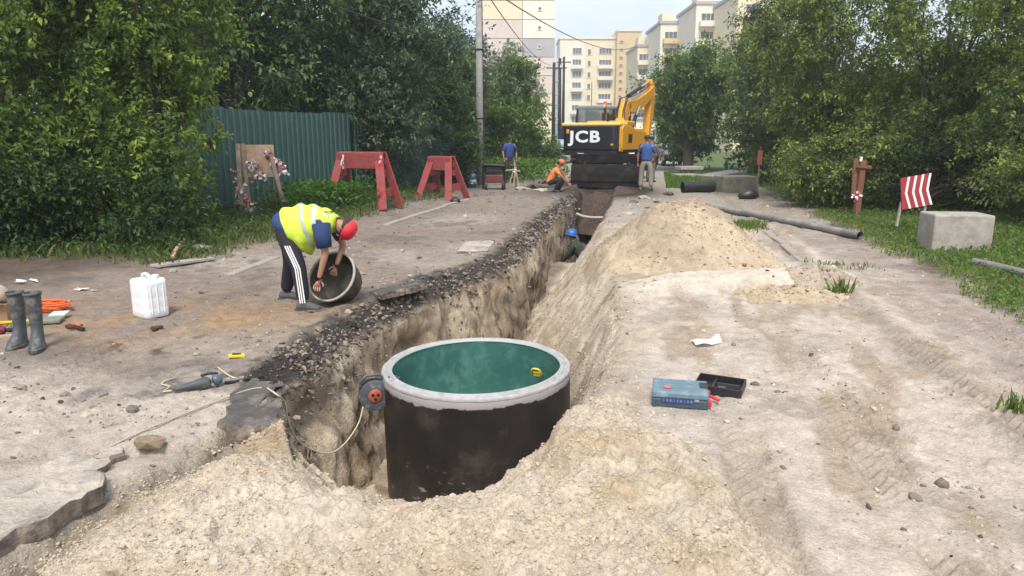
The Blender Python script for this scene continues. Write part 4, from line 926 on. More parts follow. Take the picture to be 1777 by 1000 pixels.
p = on(1270, 322); block('concrete_slab', 'broken light slab leaning towards the mossy concrete block', (p.x + .4, p.y + 2.5, .05), (1.5, 1.1, .3), .3, cat='slab', tilt=(0, -.12))
# pipes
def pipe(name, label, pts, r, m, n=14, wall=.01, cat='pipe'):
    T = MB(); T.tube(pts, r, n, False); T.tube([Vector(a) for a in pts], r - wall, n, False)
    o = T.build(name, m, None, smooth='all'); tag(o, label, cat); return o
M['pipe'] = mat('grey_pipe', (.17, .165, .16), .7, noise=.2, nscale=10, dirt=(.30, .27, .23), dirt_amt=.4, dscale=3)
pts = [on(x_, y_) + Vector((0, 0, .062)) for x_, y_ in ((1203, 358), (1245, 366), (1300, 376), (1355, 387), (1400, 396), (1450, 407), (1492, 415))]
pipe('long_pipe', 'long grey pipe lying on the ground along the edge of the grass', pts, .062, M['pipe'])
pts = [on(x_, y_) + Vector((0, 0, .05)) for x_, y_ in ((1690, 462), (1730, 471), (1790, 486))]
pipe('pipe_end', 'grey pipe end half sunk in the grass at the right edge of the photo', pts, .055, M['pipe'])
p = on(1212, 334); pipe('drain_pipe', 'short thick black drain pipe lying across the road end', [(p.x - .52, p.y - .05, .17), (p.x + .55, p.y + .12, .17)], .17, M['black'], 20, .02)
pipe('crossing_pipe', 'thin pale pipe crossing the trench above the man in the blue helmet', [P(1000, 371, 17.5), P(1012, 376, 17.5), P(1028, 378, 17.6), P(1054, 378, 17.7)], .034, mat('pale_pipe', (.42, .36, .32), .6), 10)
M['kerb'] = mat('dirty_kerb', (.34, .30, .26), .95, noise=.25, nscale=5, bump=.5, dirt=(.26, .22, .18), dirt_amt=.6, dscale=3)
# kerb stones on the left: mostly sunk
def kerb(label, a, b_, n, up=.035, group='kerbs'):
    a, b_ = Vector(a), Vector(b_); T = thing('kerb', label, 'kerb', a, math.atan2((b_ - a).y, (b_ - a).x), group); Lg = (b_ - a).length; l = Lg / n
    q = MB(); q.box((0, 0, 0), (l - .015, .14, .2)); o = None
    for i in range(n):
        if o is None: o = q.build('kerb_stone', M['kerb'], T, bevel=.02, seg=2); c = o
        else: c = o.copy(); C.objects.link(c); c.parent = T
        wpt = a.lerp(b_, (i + .5) / n); c.location = ((i + .5) * l, random.uniform(-.02, .02), gz(wpt.x, wpt.y) - a.z + up - .1); c.rotation_euler = (0, random.uniform(-.012, .012), random.uniform(-.02, .02))
    return T
kerb('worn kerb sunk in the dirt below the red trestles', on(668, 391), on(815, 346), 8, .03)
kerb('half buried kerb line between the bent worker and the left shrubs', on(395, 478), on(478, 448), 2, .02)
kerb('half buried kerb line along the right-hand path behind the sand heap', on(1330, 402), on(1470, 515), 6, .015)
# planks near the left shrubs
for i, (a, b_, w, lb, mm) in enumerate((((268, 466), (366, 452), .17, 'long grey plank lying at the edge of the left shrubs, nearest the canister', 'greywood'), ((284, 428), (360, 440), .18, 'grey slab of board in the weeds behind the long plank', 'greywood'), ((300, 455), (316, 436), .06, 'short light lath poking up between the two grey boards', 'ply'))):
    A = on(*a); Bq = on(*b_); q = MB(); q.bar(A + Vector((0, 0, .03 + .02 * i)), Bq + Vector((0, 0, .03 + .05 * i)), w, .035); tag(q.build('plank', M[mm], None, bevel=.005, seg=1), lb, 'plank', 'boards by the left shrubs')
# broken asphalt slabs at the lower left
M['slab'] = mat('asphalt_slab', (.44, .38, .31), .95, noise=.28, nscale=7, bump=1., bscale=28, bdist=.03, dirt=(.16, .145, .13), dirt_amt=.35, dscale=3)
M['slab_dark'] = mat('dark_asphalt', (.10, .09, .082), .95, noise=.35, nscale=9, bump=.8, bscale=60, dirt=(.26, .22, .18), dirt_amt=.25, bdist=.03)
M['slab_side'] = mat('broken_asphalt_side', (.17, .14, .115), .95, noise=.5, nscale=16, bump=1., bscale=40, dirt=(.38, .31, .24), dirt_amt=.3)
def slab(label, poly, th, m, lift=0., tilt=(0, 0), group='broken asphalt slabs', name='asphalt_slab', cat='asphalt slab', jag=.02):
    pts = [on(*q) for q in poly]; c = sum(pts, Vector()) / len(pts); fine = []
    for i, a in enumerate(pts):
        b_ = pts[(i + 1) % len(pts)]; n = max(2, int((b_ - a).length / .05))
        for k in range(n):
            q = a.lerp(b_, k / n) - c; j = jag * (1 if k else .3); fine.append((q.x + random.uniform(-j, j), q.y + random.uniform(-j, j)))
    bm = bmesh.new(); n = len(fine)
    tops = [bm.verts.new((x, y, th * (.85 + .25 * random.random()))) for x, y in fine]; mids = [bm.verts.new((x * 1.012 + random.uniform(-jag, jag) * .5, y * 1.012, th * .45)) for x, y in fine]; bots = [bm.verts.new((x * .97, y * .97, -.03)) for x, y in fine]
    ct = bm.verts.new((0, 0, th)); ins = [bm.verts.new((x * .93, y * .93, th * 1.0 + random.uniform(-.004, .006))) for x, y in fine]
    for i in range(n):
        j = (i + 1) % n
        bm.faces.new((ins[i], ins[j], ct)); bm.faces.new((tops[i], tops[j], ins[j], ins[i])); bm.faces.new((mids[i], mids[j], tops[j], tops[i])); bm.faces.new((bots[i], bots[j], mids[j], mids[i]))
    bmesh.ops.recalc_face_normals(bm, faces=bm.faces)
    for f_ in bm.faces:
        if abs(f_.normal.z) < .55: f_.material_index = 1
    me = bpy.data.meshes.new(name); bm.to_mesh(me); bm.free()
    o = link(name, me, None, [m, M['slab_side']]); o.location = c + Vector((0, 0, lift)); o.rotation_euler = (tilt[0], tilt[1], 0)
    return tag(o, label, cat, group)
slab('largest broken asphalt slab with a jagged front edge at the lower left corner', [(-40, 905), (60, 868), (150, 835), (186, 838), (180, 862), (60, 925), (-20, 968)], .06, M['slab'], -.005, (.03, 0))
slab('cracked asphalt slab lying against the back edge of the largest slab', [(-60, 858), (40, 838), (128, 800), (196, 815), (150, 832), (50, 868), (-50, 900)], .05, M['slab'], -.01)
slab('small flat asphalt chunk right behind the largest slab', [(158, 806), (176, 786), (214, 782), (213, 800), (190, 808)], .035, M['slab'], 0)
slab('dark broken asphalt chunk hanging on the corner of the pit beside the cable reel', [(372, 742), (400, 712), (470, 700), (490, 712), (484, 752), (440, 770), (398, 762)], .09, M['slab_dark'], -.02, (-.05, .1), jag=.03)
slab('black edged asphalt crust above the dark chunk at the corner of the pit', [(400, 690), (440, 672), (492, 676), (492, 706), (450, 712), (405, 708)], .06, M['slab_dark'], .0, (0, .04), jag=.03)
slab('pale flat slab of old road crust at the rim left of the helmeted man', [(792, 440), (806, 424), (858, 420), (846, 438)], .035, M['slab'], -.005, jag=.02)
slab('thin dark crust plate lifted at the rim beside the tub', [(640, 512), (700, 492), (742, 494), (716, 508), (664, 520)], .035, M['slab_dark'], .0, (-.06, 0), jag=.03)
for i, (px, py, s, c, lb) in enumerate(((256, 772, .075, (.20, .15, .10), 'brown lump of clay lying on the sand behind the asphalt slabs'), (186, 740, .03, (.3, .26, .2), 'small pale stone on the road above the asphalt slabs'), (728, 448, .05, (.15, .13, .12), 'small dark stone on the road behind the tub'), (688, 405, .05, (.16, .14, .13), 'small dark stone on the road below the kerb'), (272, 572, .05, (.06, .03, .02), 'small black clod in the rusty stain below the canister'), (1083, 700, .03, (.3, .25, .2), 'small stone at the edge of the sand beside the toolbox'), (1310, 668, .03, (.12, .1, .1), 'dark pebble right of the black tray'), (1244, 850, .02, (.03, .03, .03), 'tiny black pebble on the pale ground below the toolbox'), (1590, 868, .035, (.2, .16, .13), 'small clod on the pale ground at the lower right'))):
    p = on(px, py); v, f = ROCKS[i % 8]; q = MB(); q.add([(a * s * 1.3, b_ * s * .8, (c_ + .3) * s * .6) for a, b_, c_ in v], [tuple(t) for t in f]); o = q.build('stone', mat('stone', c, .95, noise=.3, nscale=20, bump=.6), None, smooth=30); o.location = p; o.rotation_euler = (0, 0, i); tag(o, lb, 'stone')
# ------------------------------------------------------------------ the concrete ring with its green liner
T = thing('concrete_ring', 'large black coated concrete ring with white rim and green liner standing in the pit', 'concrete ring', (RING[0], RING[1], RZ), rot=(.012, -.012, 0))
Ro, Ri, Hh = .805, .728, 1.08
def tar_mat():
    m = mat('tar_coating', (.022, .019, .018), .42, noise=.35, nscale=3, bump=.18, bscale=9, dirt=(.075, .058, .05), dirt_amt=.3, dscale=2.2, spec=.4)
    t = m.node_tree; N = t.nodes; K = t.links.new; B = N['Principled BSDF']; src = B.inputs['Base Color'].links[0].from_socket
    co = N.new('ShaderNodeTexCoord').outputs['Object']; sp = N.new('ShaderNodeSeparateXYZ'); K(co, sp.inputs[0])
    def mr(x, a0, a1, b0, b1):
        r = N.new('ShaderNodeMapRange'); K(x, r.inputs['Value'])
        for k, q in zip(('From Min', 'From Max', 'To Min', 'To Max'), (a0, a1, b0, b1)): r.inputs[k].default_value = q
        return r.outputs[0]
    def noise(sc, det, mapz=1.):
        mp = N.new('ShaderNodeMapping'); mp.inputs['Scale'].default_value = (1, 1, mapz); K(co, mp.inputs['Vector'])
        n = N.new('ShaderNodeTexNoise'); n.inputs['Scale'].default_value = sc; n.inputs['Detail'].default_value = det; n.inputs['Roughness'].default_value = .65; K(mp.outputs[0], n.inputs['Vector']); return n.outputs['Fac']
    def math_(op, a, b=None, v=None):
        q = N.new('ShaderNodeMath'); q.operation = op; K(a, q.inputs[0])
        if b is not None: K(b, q.inputs[1])
        if v is not None: q.inputs[1].default_value = v
        return q.outputs[0]
    # uncoated pale band at the top, ragged lower edge
    edge = math_('ADD', sp.outputs['Z'], math_('MULTIPLY', noise(7, 6), v=.10)); top = mr(edge, -.030, -.018, 0, 1)
    x = N.new('ShaderNodeMix'); x.data_type = 'RGBA'; K(top, x.inputs[0]); K(src, x.inputs[6]); x.inputs[7].default_value = (.33, .305, .305, 1)
    # pale scuffs low down and runs
    low = mr(sp.outputs['Z'], -.55, -.64, 0, 1); low2 = mr(sp.outputs['Z'], -.95, -.80, .3, 1); sc = mr(noise(8, 9, 2.2), .60, .66, 0, .75)
    f = math_('MULTIPLY', math_('MULTIPLY', low, low2), sc)
    y = N.new('ShaderNodeMix'); y.data_type = 'RGBA'; K(f, y.inputs[0]); K(x.outputs[2], y.inputs[6]); y.inputs[7].default_value = (.30, .27, .26, 1)
    K(y.outputs[2], B.inputs['Base Color']); K(mr(top, 0, 1, .40, .9), B.inputs['Roughness'])
    return m
b = MB(); b.lathe([(Ro, -Hh), (Ro, -.5), (Ro, -.07), (Ro + .004, -.03), (Ro - .008, -.004)], 96); b.build('outer_wall', tar_mat(), T, smooth='all')
def rough_ring(prof, n, seed, jit):
    r_ = random.Random(seed); b = MB(); vs = []; fs = []
    for r, z in prof:
        for k in range(n):
            a = 2 * math.pi * k / n; rr = r + jit * (fbm(math.cos(a) * 9, math.sin(a) * 9 + z * 8, 1, 3, seed)); vs.append((rr * math.cos(a), rr * math.sin(a), z + jit * .7 * fbm(math.cos(a) * 7 + r * 5, math.sin(a) * 7, 1, 3, seed + 3)))
    m = len(prof)
    for i in range(m - 1):
        for k in range(n): fs.append((i * n + k, i * n + (k + 1) % n, (i + 1) * n + (k + 1) % n, (i + 1) * n + k))
    return b.add(vs, fs)
M['rimconc'] = mat('rim_concrete', (.35, .335, .33), .85, noise=.25, nscale=14, bump=.45, bscale=50, dirt=(.36, .33, .32), dirt_amt=.3, dscale=6)
rough_ring([(Ro + .001, -.015), (Ro + .003, .004), (Ro - .010, .016), (Ro - .030, .010), (Ro - .036, .000), (Ro - .048, .000), (Ro - .052, .022), (Ri + .010, .026), (Ri - .001, .016), (Ri - .001, -.012)], 160, 5, .006).build('rim', M['rimconc'], T, smooth='all')
M['liner'] = mat('green_liner', (.040, .140, .112), .5, noise=.22, nscale=2.5, dirt=(.10, .21, .18), dirt_amt=.3, dscale=5, spec=.45)
b = MB(); b.lathe([(Ri - .002, -.006), (Ri - .004, -.3), (Ri - .004, -Hh), (0.01, -Hh)], 96); b.build('liner', M['liner'], T, smooth='all')
b = MB(); b.lathe([(Ri + .002, .018), (Ri - .006, .022), (Ri - .010, .0)], 96); b.build('liner_lip', mat('pale_green_lip', (.34, .40, .37), .6), T, smooth='all')
# yellow rung inside on the right
p = Vector((.60, .06, 0))
Tn = thing('ladder_rung', 'yellow plastic step rung fixed inside the right of the concrete ring', 'rung', (RING[0] + .65 * math.cos(R_(35)), RING[1] + .65 * math.sin(R_(35)), RZ - .17), R_(-22)); b = MB(); M['ytool'] = mat('yellow_plastic', (.72, .50, .02), .45, noise=.1)
b.tube([(-.06, .03, -.09), (-.065, -.02, .0), (-.04, -.045, .04), (.04, -.045, .04), (.065, -.02, 0), (.06, .03, -.09)], .014, 8); b.build('grip', M['ytool'], Tn, smooth='all', sub=1)
b = MB(); b.box((0, .02, -.05), (.10, .02, .05)); b.build('bracket', M['ytool'], Tn, bevel=.004); Tn.scale = (.75, .75, .75)
# cable reel hanging on the left of the ring
pr = P(650, 684, 5.55)
T = thing('cable_reel', 'grey cable reel with red hub hanging on the left side of the concrete ring', 'cable reel', pr, rot=(R_(90), 0, R_(18)))
M['reelgrey'] = mat('reel_grey', (.075, .085, .10), .5, noise=.3, nscale=12, dirt=(.3, .27, .25), dirt_amt=.2, dscale=20)
b = MB(); b.lathe([(.02, .035), (.12, .035), (.130, .030), (.130, .042), (.12, .046), (.02, .046)], 28); b.lathe([(.02, -.035), (.12, -.035), (.130, -.04), (.130, -.028), (.12, -.025), (.02, -.025)], 28); b.build('flange', M['reelgrey'], T, smooth=40)
b = MB(); b.lathe([(.0, .03), (.095, .03), (.1, 0), (.095, -.03), (0, -.03)], 24); b.build('cable_winding', mat('white_grey_cable', (.30, .29, .27), .6, noise=.3, nscale=30), T, smooth='all')
b = MB(); b.lathe([(0, .062), (.045, .062), (.056, .055), (.056, .044)], 24); h_ = b.build('hub', M['red2'] if False else mat('red_brown_hub', (.38, .085, .05), .5, noise=.3, nscale=30), T, smooth=40)
for k in range(3):
    b = MB(); a = k * 2.09 + .5; b.lathe([(0, .006), (.013, .006), (.013, -.002)], 12, Matrix.Translation((.024 * math.cos(a), .024 * math.sin(a), .060))); b.build('socket', M['black'], h_)
b = MB(); b.tube([(-.10, .06, 0), (-.13, .10, 0), (-.06, .165, 0), (.05, .165, 0), (.10, .11, 0), (.13, .03, 0)], .012, 8); b.tube([(.10, .11, 0), (.16, .10, .0), (.21, .13, .02)], .010, 8); b.build('handle_frame', M['reelgrey'], T, smooth='all')
b = MB()
for k in range(6): b.box((.13 + .014 * k, .12 - .035 * (k % 3), .02), (.03, .05, .03), (k, .5 * k, k)); 
b.build('hanging_strap', M['reelgrey'], T)
M['cord'] = mat('pale_cord', (.50, .44, .30), .7, noise=.1, nscale=40)
def cord(name, label, pts, r, m, cat='cable', n=6, subdiv=6):
    pts = [Vector(q) for q in pts]; out = []
    for i in range(len(pts) - 1):
        p0, p1, p2, p3 = pts[max(i - 1, 0)], pts[i], pts[i + 1], pts[min(i + 2, len(pts) - 1)]
        for k in range(subdiv):
            t = k / subdiv; out.append(.5 * ((2 * p1) + (p2 - p0) * t + (2 * p0 - 5 * p1 + 4 * p2 - p3) * t * t + (3 * p1 - p0 - 3 * p2 + p3) * t ** 3))
    out.append(pts[-1]); b = MB(); b.tube(out, r, n); return tag(b.build(name, m, None, smooth='all'), label, cat)
cord('electric_cable', 'pale cable hanging in a loop from the cable reel down the pit wall', [P(630, 706, 5.42), P(622, 735, 5.35), P(600, 768, 5.2), P(575, 786, 5.0), P(545, 782, 4.85), P(515, 762, 4.7), P(500, 730, 4.6), P(494, 700, 4.55), on(478, 688) + Vector((0, 0, .02)), on(440, 668) + Vector((0, 0, .03)), on(405, 658) + Vector((0, 0, .01)), on(378, 640) + Vector((0, 0, .01))], .0062, M['cord'])
cord('rope', 'thin pale rope laid straight over the dusty road from the lower left to the pit', [on(x_, y_) + Vector((0, 0, .012)) for x_, y_ in ((-30, 872), (60, 842), (150, 800), (230, 760), (300, 730), (370, 702), (430, 680), (455, 676))], .0055, mat('rope', (.36, .32, .26), .85))

# ------------------------------------------------------------------ things lying on the left
def place(name, label, cat, px, py, rz=0, group=None, lift=0.):
    p = on(px, py); return thing(name, label, cat, (p.x, p.y, p.z + lift), rz, group)
# canister
T = place('jerrycan', 'white plastic canister standing on the rusty brown dirt', 'canister', 263, 548, R_(-33))
M['hdpe'] = mat('white_hdpe', (.72, .73, .74), .45, noise=.04, nscale=6, dirt=(.55, .50, .44), dirt_amt=.1, spec=.4)
T.scale = (.87, .87, .87)
w_, dp_, hh = .31, .27, .425
b = MB(); secs = []
def rr(w, d, z, c=.3):
    return [(w / 2, -d / 2 * (1 - c), z), (w / 2, d / 2 * (1 - c), z), (w / 2 * (1 - c), d / 2, z), (-w / 2 * (1 - c), d / 2, z), (-w / 2, d / 2 * (1 - c), z), (-w / 2, -d / 2 * (1 - c), z), (-w / 2 * (1 - c), -d / 2, z), (w / 2 * (1 - c), -d / 2, z)]
zs = [(0, .93), (.03, 1.0), (.10, 1.0), (.112, .988), (.125, 1.0), (.21, 1.0), (.222, .988), (.235, 1.0), (.33, 1.0), (.342, .988), (.355, 1.), (.395, 1.0), (.42, .9)]
n0 = 0; vs = []; fs = []
for z, k in zs: vs += rr(w_ * k, dp_ * k, z, .22)
for i in range(len(zs) - 1):
    for k in range(8): fs.append((i * 8 + k, i * 8 + (k + 1) % 8, (i + 1) * 8 + (k + 1) % 8, (i + 1) * 8 + k))
fs.append(tuple(range(8))[::-1]); fs.append(tuple(range(len(vs) - 8, len(vs)))); b.add(vs, fs)
b.build('body', M['hdpe'], T, smooth=60, bevel=.008, seg=2)
for x_ in (-.06, .06):
    b = MB(); b.box((x_, -dp_ / 2 - .001, .2), (.012, .012, .30)); b.build('rib', M['hdpe'], T, bevel=.005)
for y_ in (-.07, 0, .07):
    b = MB(); b.box((w_ / 2 + .001, y_, .2), (.012, .014, .30)); b.build('rib', M['hdpe'], T, bevel=.005)
b = MB(); b.tube([(-.10, 0, .41), (-.09, 0, .455), (-.03, 0, .468), (.03, 0, .455), (.05, 0, .415)], .017, 8); b.build('handle', M['hdpe'], T, smooth='all')
b = MB(); b.lathe([(.032, .0), (.032, .03), (.036, .032), (.036, .055), (.03, .06), (0, .06)], 18, Matrix.Translation((.10, .03, .405))); b.build('cap', M['hdpe'], T, smooth=40)
# rubber boots
def boot(label, px, py, rz, s=1.):
    T = place('rubber_boot', label, 'boot', px, py, rz, 'pair of grey rubber boots')
    b = MB(); sec = []
    for z, ry, rx, cx in ((.0, .135, .048, .055), (.03, .138, .052, .055), (.065, .125, .050, .045), (.09, .095, .046, .015), (.12, .068, .043, -.012), (.17, .056, .042, -.022), (.26, .060, .050, -.020), (.36, .066, .057, -.018), (.44, .068, .060, -.016)):
        sec.append(((0, -cx * s, z * s), (rx * s, 0, 0), (0, ry * s, 0)))
    sec += [((0, .016 * s, .44 * s), (.052 * s, 0, 0), (0, .060 * s, 0)), ((0, .02 * s, .30 * s), (.046 * s, 0, 0), (0, .055 * s, 0))]
    b.loft(sec, 18); b.build('shaft', M['rubber'], T, smooth='all', sub=1)
    b = MB(); b.loft([((0, -.055 * s, -.004), (.054 * s, 0, 0), (0, .143 * s, 0)), ((0, -.055 * s, .026 * s), (.056 * s, 0, 0), (0, .146 * s, 0)), ((0, -.055 * s, .030 * s), (.048 * s, 0, 0), (0, .13 * s, 0))], 20); b.build('sole', M['rubber'], T, smooth=50)
    b = MB(); b.loft([((0, .016 * s, .425 * s), (.062 * s, 0, 0), (0, .070 * s, 0)), ((0, .016 * s, .447 * s), (.0625 * s, 0, 0), (0, .0705 * s, 0))], 20, False); b.build('top_band', M['rubber'], T, smooth='all', solid=.004)
boot('left one of the two grey rubber boots standing at the left edge', 37, 600, R_(8), 1.0); boot('right one of the two grey rubber boots, nearer the orange hose', 68, 603, R_(22), 1.0)
# orange hose coil
T = place('orange_cable', 'coiled bright orange cable lying behind the rubber boots', 'cable', 78, 541, 0)
M['orange'] = mat('orange_cable', (.75, .12, .015), .5); b = MB(); pts = []
for k in range(150):
    a = k * .33; r = .13 + .035 * math.sin(k * .7) + .02 * math.sin(k * .23); pts.append((r * 1.45 * math.cos(a), r * .75 * math.sin(a), .02 + .065 * (.5 + .5 * math.sin(k * .37)) + .02 * math.sin(k * .11)))
b.tube(pts, .0095, 6); b.build('coil', M['orange'], T, smooth='all')
b = MB(); b.tube([(-.18, 0, .02), (-.32, -.02, .03), (-.45, .03, .06), (-.6, 0, .02)], .010, 6); b.build('loose_end', M['orange'], T, smooth='all')
# cardboard box with a brown sack at the left edge
T = place('cardboard_box', 'brown cardboard box cut by the left edge of the photo', 'box', -12, 556, R_(15)); b = MB(); b.box((0, 0, .085), (.34, .26, .17)); b.build('carton', mat('cardboard', (.30, .185, .10), .85, noise=.1), T, bevel=.004)
for s in (-1, 1):
    b = MB(); b.box((0, s * .15, .172), (.33, .10, .004), (s * .35, 0, 0)); b.build('flap', M['ply'], T)
q = on(-6, 556); b = MB(); b.loft([((0, 0, 0), (.12, 0, 0), (0, .10, 0)), ((0, 0, .05), (.15, 0, 0), (0, .12, 0)), ((.02, 0, .12), (.13, 0, 0), (0, .10, 0)), ((0, 0, .17), (.05, 0, 0), (0, .04, 0))], 12)
o = b.build('sack', mat('dusty_sack', (.42, .33, .27), .9, noise=.25, nscale=12, bump=.5), None, smooth='all', sub=1); o.location = (q.x, q.y, q.z + .175); tag(o, 'dusty beige sack lying on top of the cardboard box', 'sack')
b = MB(); A, B_ = on(-40, 566), on(62, 560); b.bar(A + Vector((0, 0, .02)), B_ + Vector((0, 0, .02)), .03, .02); tag(b.build('spirit_level', M['ytool'], None, bevel=.003), 'yellow spirit level behind the rubber boots', 'tool')
b = MB(); b.box((0, 0, .02), (.27, .16, .035)); o = b.build('tool_pouch', mat('grey_green_cloth', (.17, .19, .14), .8, noise=.3, nscale=20), None, bevel=.01); q = on(80, 560); o.location = q; o.rotation_euler = (0, 0, .25); tag(o, 'grey green folded cloth between the boots and the orange cable', 'cloth')
b = MB(); b.box((0, 0, .012), (.14, .13, .02)); o = b.build('metal_plate', mat('pale_plate', (.55, .60, .60), .4), None, bevel=.004); q = on(104, 552); o.location = q + Vector((0, 0, .03)); o.rotation_euler = (.06, 0, .2); tag(o, 'pale blue grey plate right of the rubber boots', 'plate')
T = place('pliers', 'dark pliers with red orange handle lying right of the boots', 'tool', 128, 571, -.35); b = MB(); b.bar((-.08, 0, .02), (.02, 0, .02), .045, .03); b.build('jaw', mat('dark_red_tool', (.10, .025, .02), .5), T, bevel=.006); b = MB(); b.tube([(.0, .02, .025), (.06, .035, .03), (.03, .01, .04)], .012, 6); b.build('grip', M['orange'], T, smooth='all'); b = MB(); b.bar((.03, -.01, .018), (.15, -.02, .018), .03, .025); b.build('handle', M['black'], T, bevel=.006)
T = place('power_tool', 'dark red power tool lying at the left edge in front of the cardboard box', 'tool', 2, 584, .2); b = MB(); b.tube([(-.14, 0, .05), (-.02, 0, .055), (.05, .01, .05)], [.05, .055, .03], 12); b.build('body', mat('dark_red', (.16, .02, .035), .5), T, smooth=50, sub=1); b = MB(); b.tube([(.05, .01, .05), (.13, .02, .05)], .02, 8); b.build('nose', M['dark'], T, smooth=50); b = MB(); b.box((-.02, -.06, .012), (.35, .05, .02), (0, 0, .15)); b.build('rail', M['wood'], T)
# yellow tape measure
T = place('yellow_tape_measure', 'small flat yellow tool lying near the rim between canister and pit', 'tool', 411, 621, R_(22)); b = MB(); b.box((0, 0, .02), (.15, .06, .03), (0, .06, 0)); b.build('case', M['ytool'], T, bevel=.008); b = MB(); b.box((0, 0, .038), (.08, .035, .006), (0, .06, 0)); b.build('label_plate', M['dark'], T); T.scale = (.8, .8, .8)
# angle grinder bag with strap
T = place('angle_grinder', 'dark blue grey angle grinder with its cable lying on the dusty road', 'tool', 352, 676, R_(24))
b = MB(); b.tube([(-.19, 0, .022), (-.09, 0, .032), (0, .0, .045), (.06, 0, .048)], [.014, .026, .040, .042], 14); b.build('body', M['rubber'], T, smooth=60, sub=1)
b = MB(); b.tube([(.06, 0, .05), (.10, .005, .06), (.13, .01, .05)], [.044, .040, .028], 14); b.build('gear_head', mat('blue_grey_tool', (.075, .10, .125), .4, noise=.3, nscale=30), T, smooth=60, sub=1)
b = MB(); b.tube([(.02, .03, .06), (.0, .075, .075), (.05, .09, .08), (.10, .06, .08)], .010, 8); b.build('side_handle', M['black'], T, smooth='all')
b = MB(); b.tube([(-.19, 0, .02), (-.24, .02, .012), (-.2, .12, .01), (-.26, .20, .01), (-.24, .26, .01), (-.17, .31, .01)], .006, 6); b.build('cable', M['cord'], T, smooth='all')
b = MB(); b.tube([(.14, .02, .02), (.22, .03, .015), (.30, .06, .015), (.40, .05, .015)], .012, 6); b.build('strap', M['dark'], T, smooth='all')
# scraps of litter
for i, (px, py, s, lb) in enumerate(((32, 493, .10, 'crumpled white scrap of film at the far left'), (60, 490, .09, 'second white scrap right of the film scrap at the far left'), (140, 505, .08, 'white flakes of litter behind the orange cable'), (165, 507, .06, 'thin white flakes left of the canister'), (1415, 360, .12, 'small crumpled white bag in the grass of the right verge'))):
    p = on(px, py); r_ = random.Random(i); q = MB(); n = 8; vs = [(r_.uniform(-1, 1) * s, r_.uniform(-.6, .6) * s, r_.uniform(0, .35) * s) for _ in range(n)]
    q.add(vs, [(0, 1, 2), (1, 2, 3), (2, 3, 4), (3, 4, 5), (4, 5, 6), (5, 6, 7)]); o = q.build('litter', M['white'], None, solid=.002); o.location = p + Vector((0, 0, .01)); tag(o, lb, 'litter')

# ------------------------------------------------------------------ things lying on the right
p = on(1186, 708); T = thing('toolbox', 'blue grey plastic tool case with a red mark lying on the pale ground', 'tool case', (p.x, p.y + .11, p.z), R_(-12))
M['case'] = mat('blue_grey_plastic', (.115, .185, .225), .5, noise=.12, nscale=12, dirt=(.30, .34, .35), dirt_amt=.2, dscale=12)
M['casedark'] = mat('dark_teal_plastic', (.045, .075, .095), .45, noise=.15, nscale=14)
b = MB(); b.box((0, 0, .032), (.345, .265, .062)); b.build('lower_shell', M['casedark'], T, bevel=.010); b = MB(); b.box((0, 0, .085), (.345, .265, .042)); lid = b.build('lid', M['case'], T, bevel=.010)
for k in range(5):
    b = MB(); b.box((-.02, -.09 + .045 * k, .1065), (.22, .012, .006)); b.build('ridge', M['case'], lid, bevel=.002)
b = MB(); b.prism([(.022 * math.cos(a) * (1 if i % 2 else .55), .022 * math.sin(a) * (1 if i % 2 else .55)) for i, a in enumerate(np.linspace(0, 6.283, 16, endpoint=False))], .003, Matrix.Translation((-.08, -.055, .1095)) @ Matrix.Scale(1.5, 4)); b.build('red_mark', mat('red_print', (.50, .13, .14), .6), lid)
b = MB(); b.box((.145, .03, .104), (.05, .10, .012)); b.build('handle_recess', M['black'], lid)
b = MB(); b.box((-.02, -.1335, .052), (.20, .003, .035)); lb_ = b.build('side_label', mat('blue_print', (.03, .045, .12), .5, noise=.8, nscale=60), T)
for k in range(9):
    b = MB(); b.box((-.10 + .021 * k, -.136, .052), (.006 + .004 * (k % 3), .002, .018)); b.build('letter_stroke', mat('print_stroke', (.10, .16, .32), .5) if k == 0 else bpy.data.materials['print_stroke'], lb_)
for x_ in (.10,):
    b = MB(); b.box((x_, -.137, .062), (.03, .008, .018)); b.build('latch', M['chrome'], T, bevel=.002)
for y_ in (-.09, .09):
    b = MB(); b.box((.182, y_, .035), (.022, .04, .035)); b.build('latch', M['red2'], T, bevel=.004)
b = MB(); b.bar((.19, .06, .03), (.25, .03, .015), .025, .012); b.build('clip', M['red2'], T)
T = thing('tool_tray', 'open black plastic tray lying behind the blue grey tool case', 'tray', (0, 0, 0)); p = on(1254, 684); T.location = (p.x, p.y + .07, p.z); T.rotation_euler = (.06, 0, R_(-26))
b = MB(); w_, d_ = .30, .21
b.box((0, 0, .01), (w_, d_, .012)); b.build('floor', M['black'], T)
for (c, s) in (((0, -d_ / 2, .035), (w_ + .012, .010, .06)), ((0, d_ / 2, .035), (w_ + .012, .010, .06)), ((-w_ / 2, 0, .035), (.010, d_ - .012, .058)), ((w_ / 2, 0, .035), (.010, d_ - .012, .058))):
    b = MB(); b.box(c, s); b.build('side', M['black'], T, bevel=.003)
b = MB(); b.box((-.04, 0, .028), (.008, d_ - .02, .03)); b.box((.05, .03, .028), (.15, .008, .03)); b.box((.02, -.05, .03), (.05, .05, .03)); b.build('divider', mat('dark_insert', (.05, .05, .055), .5), T, bevel=.002)
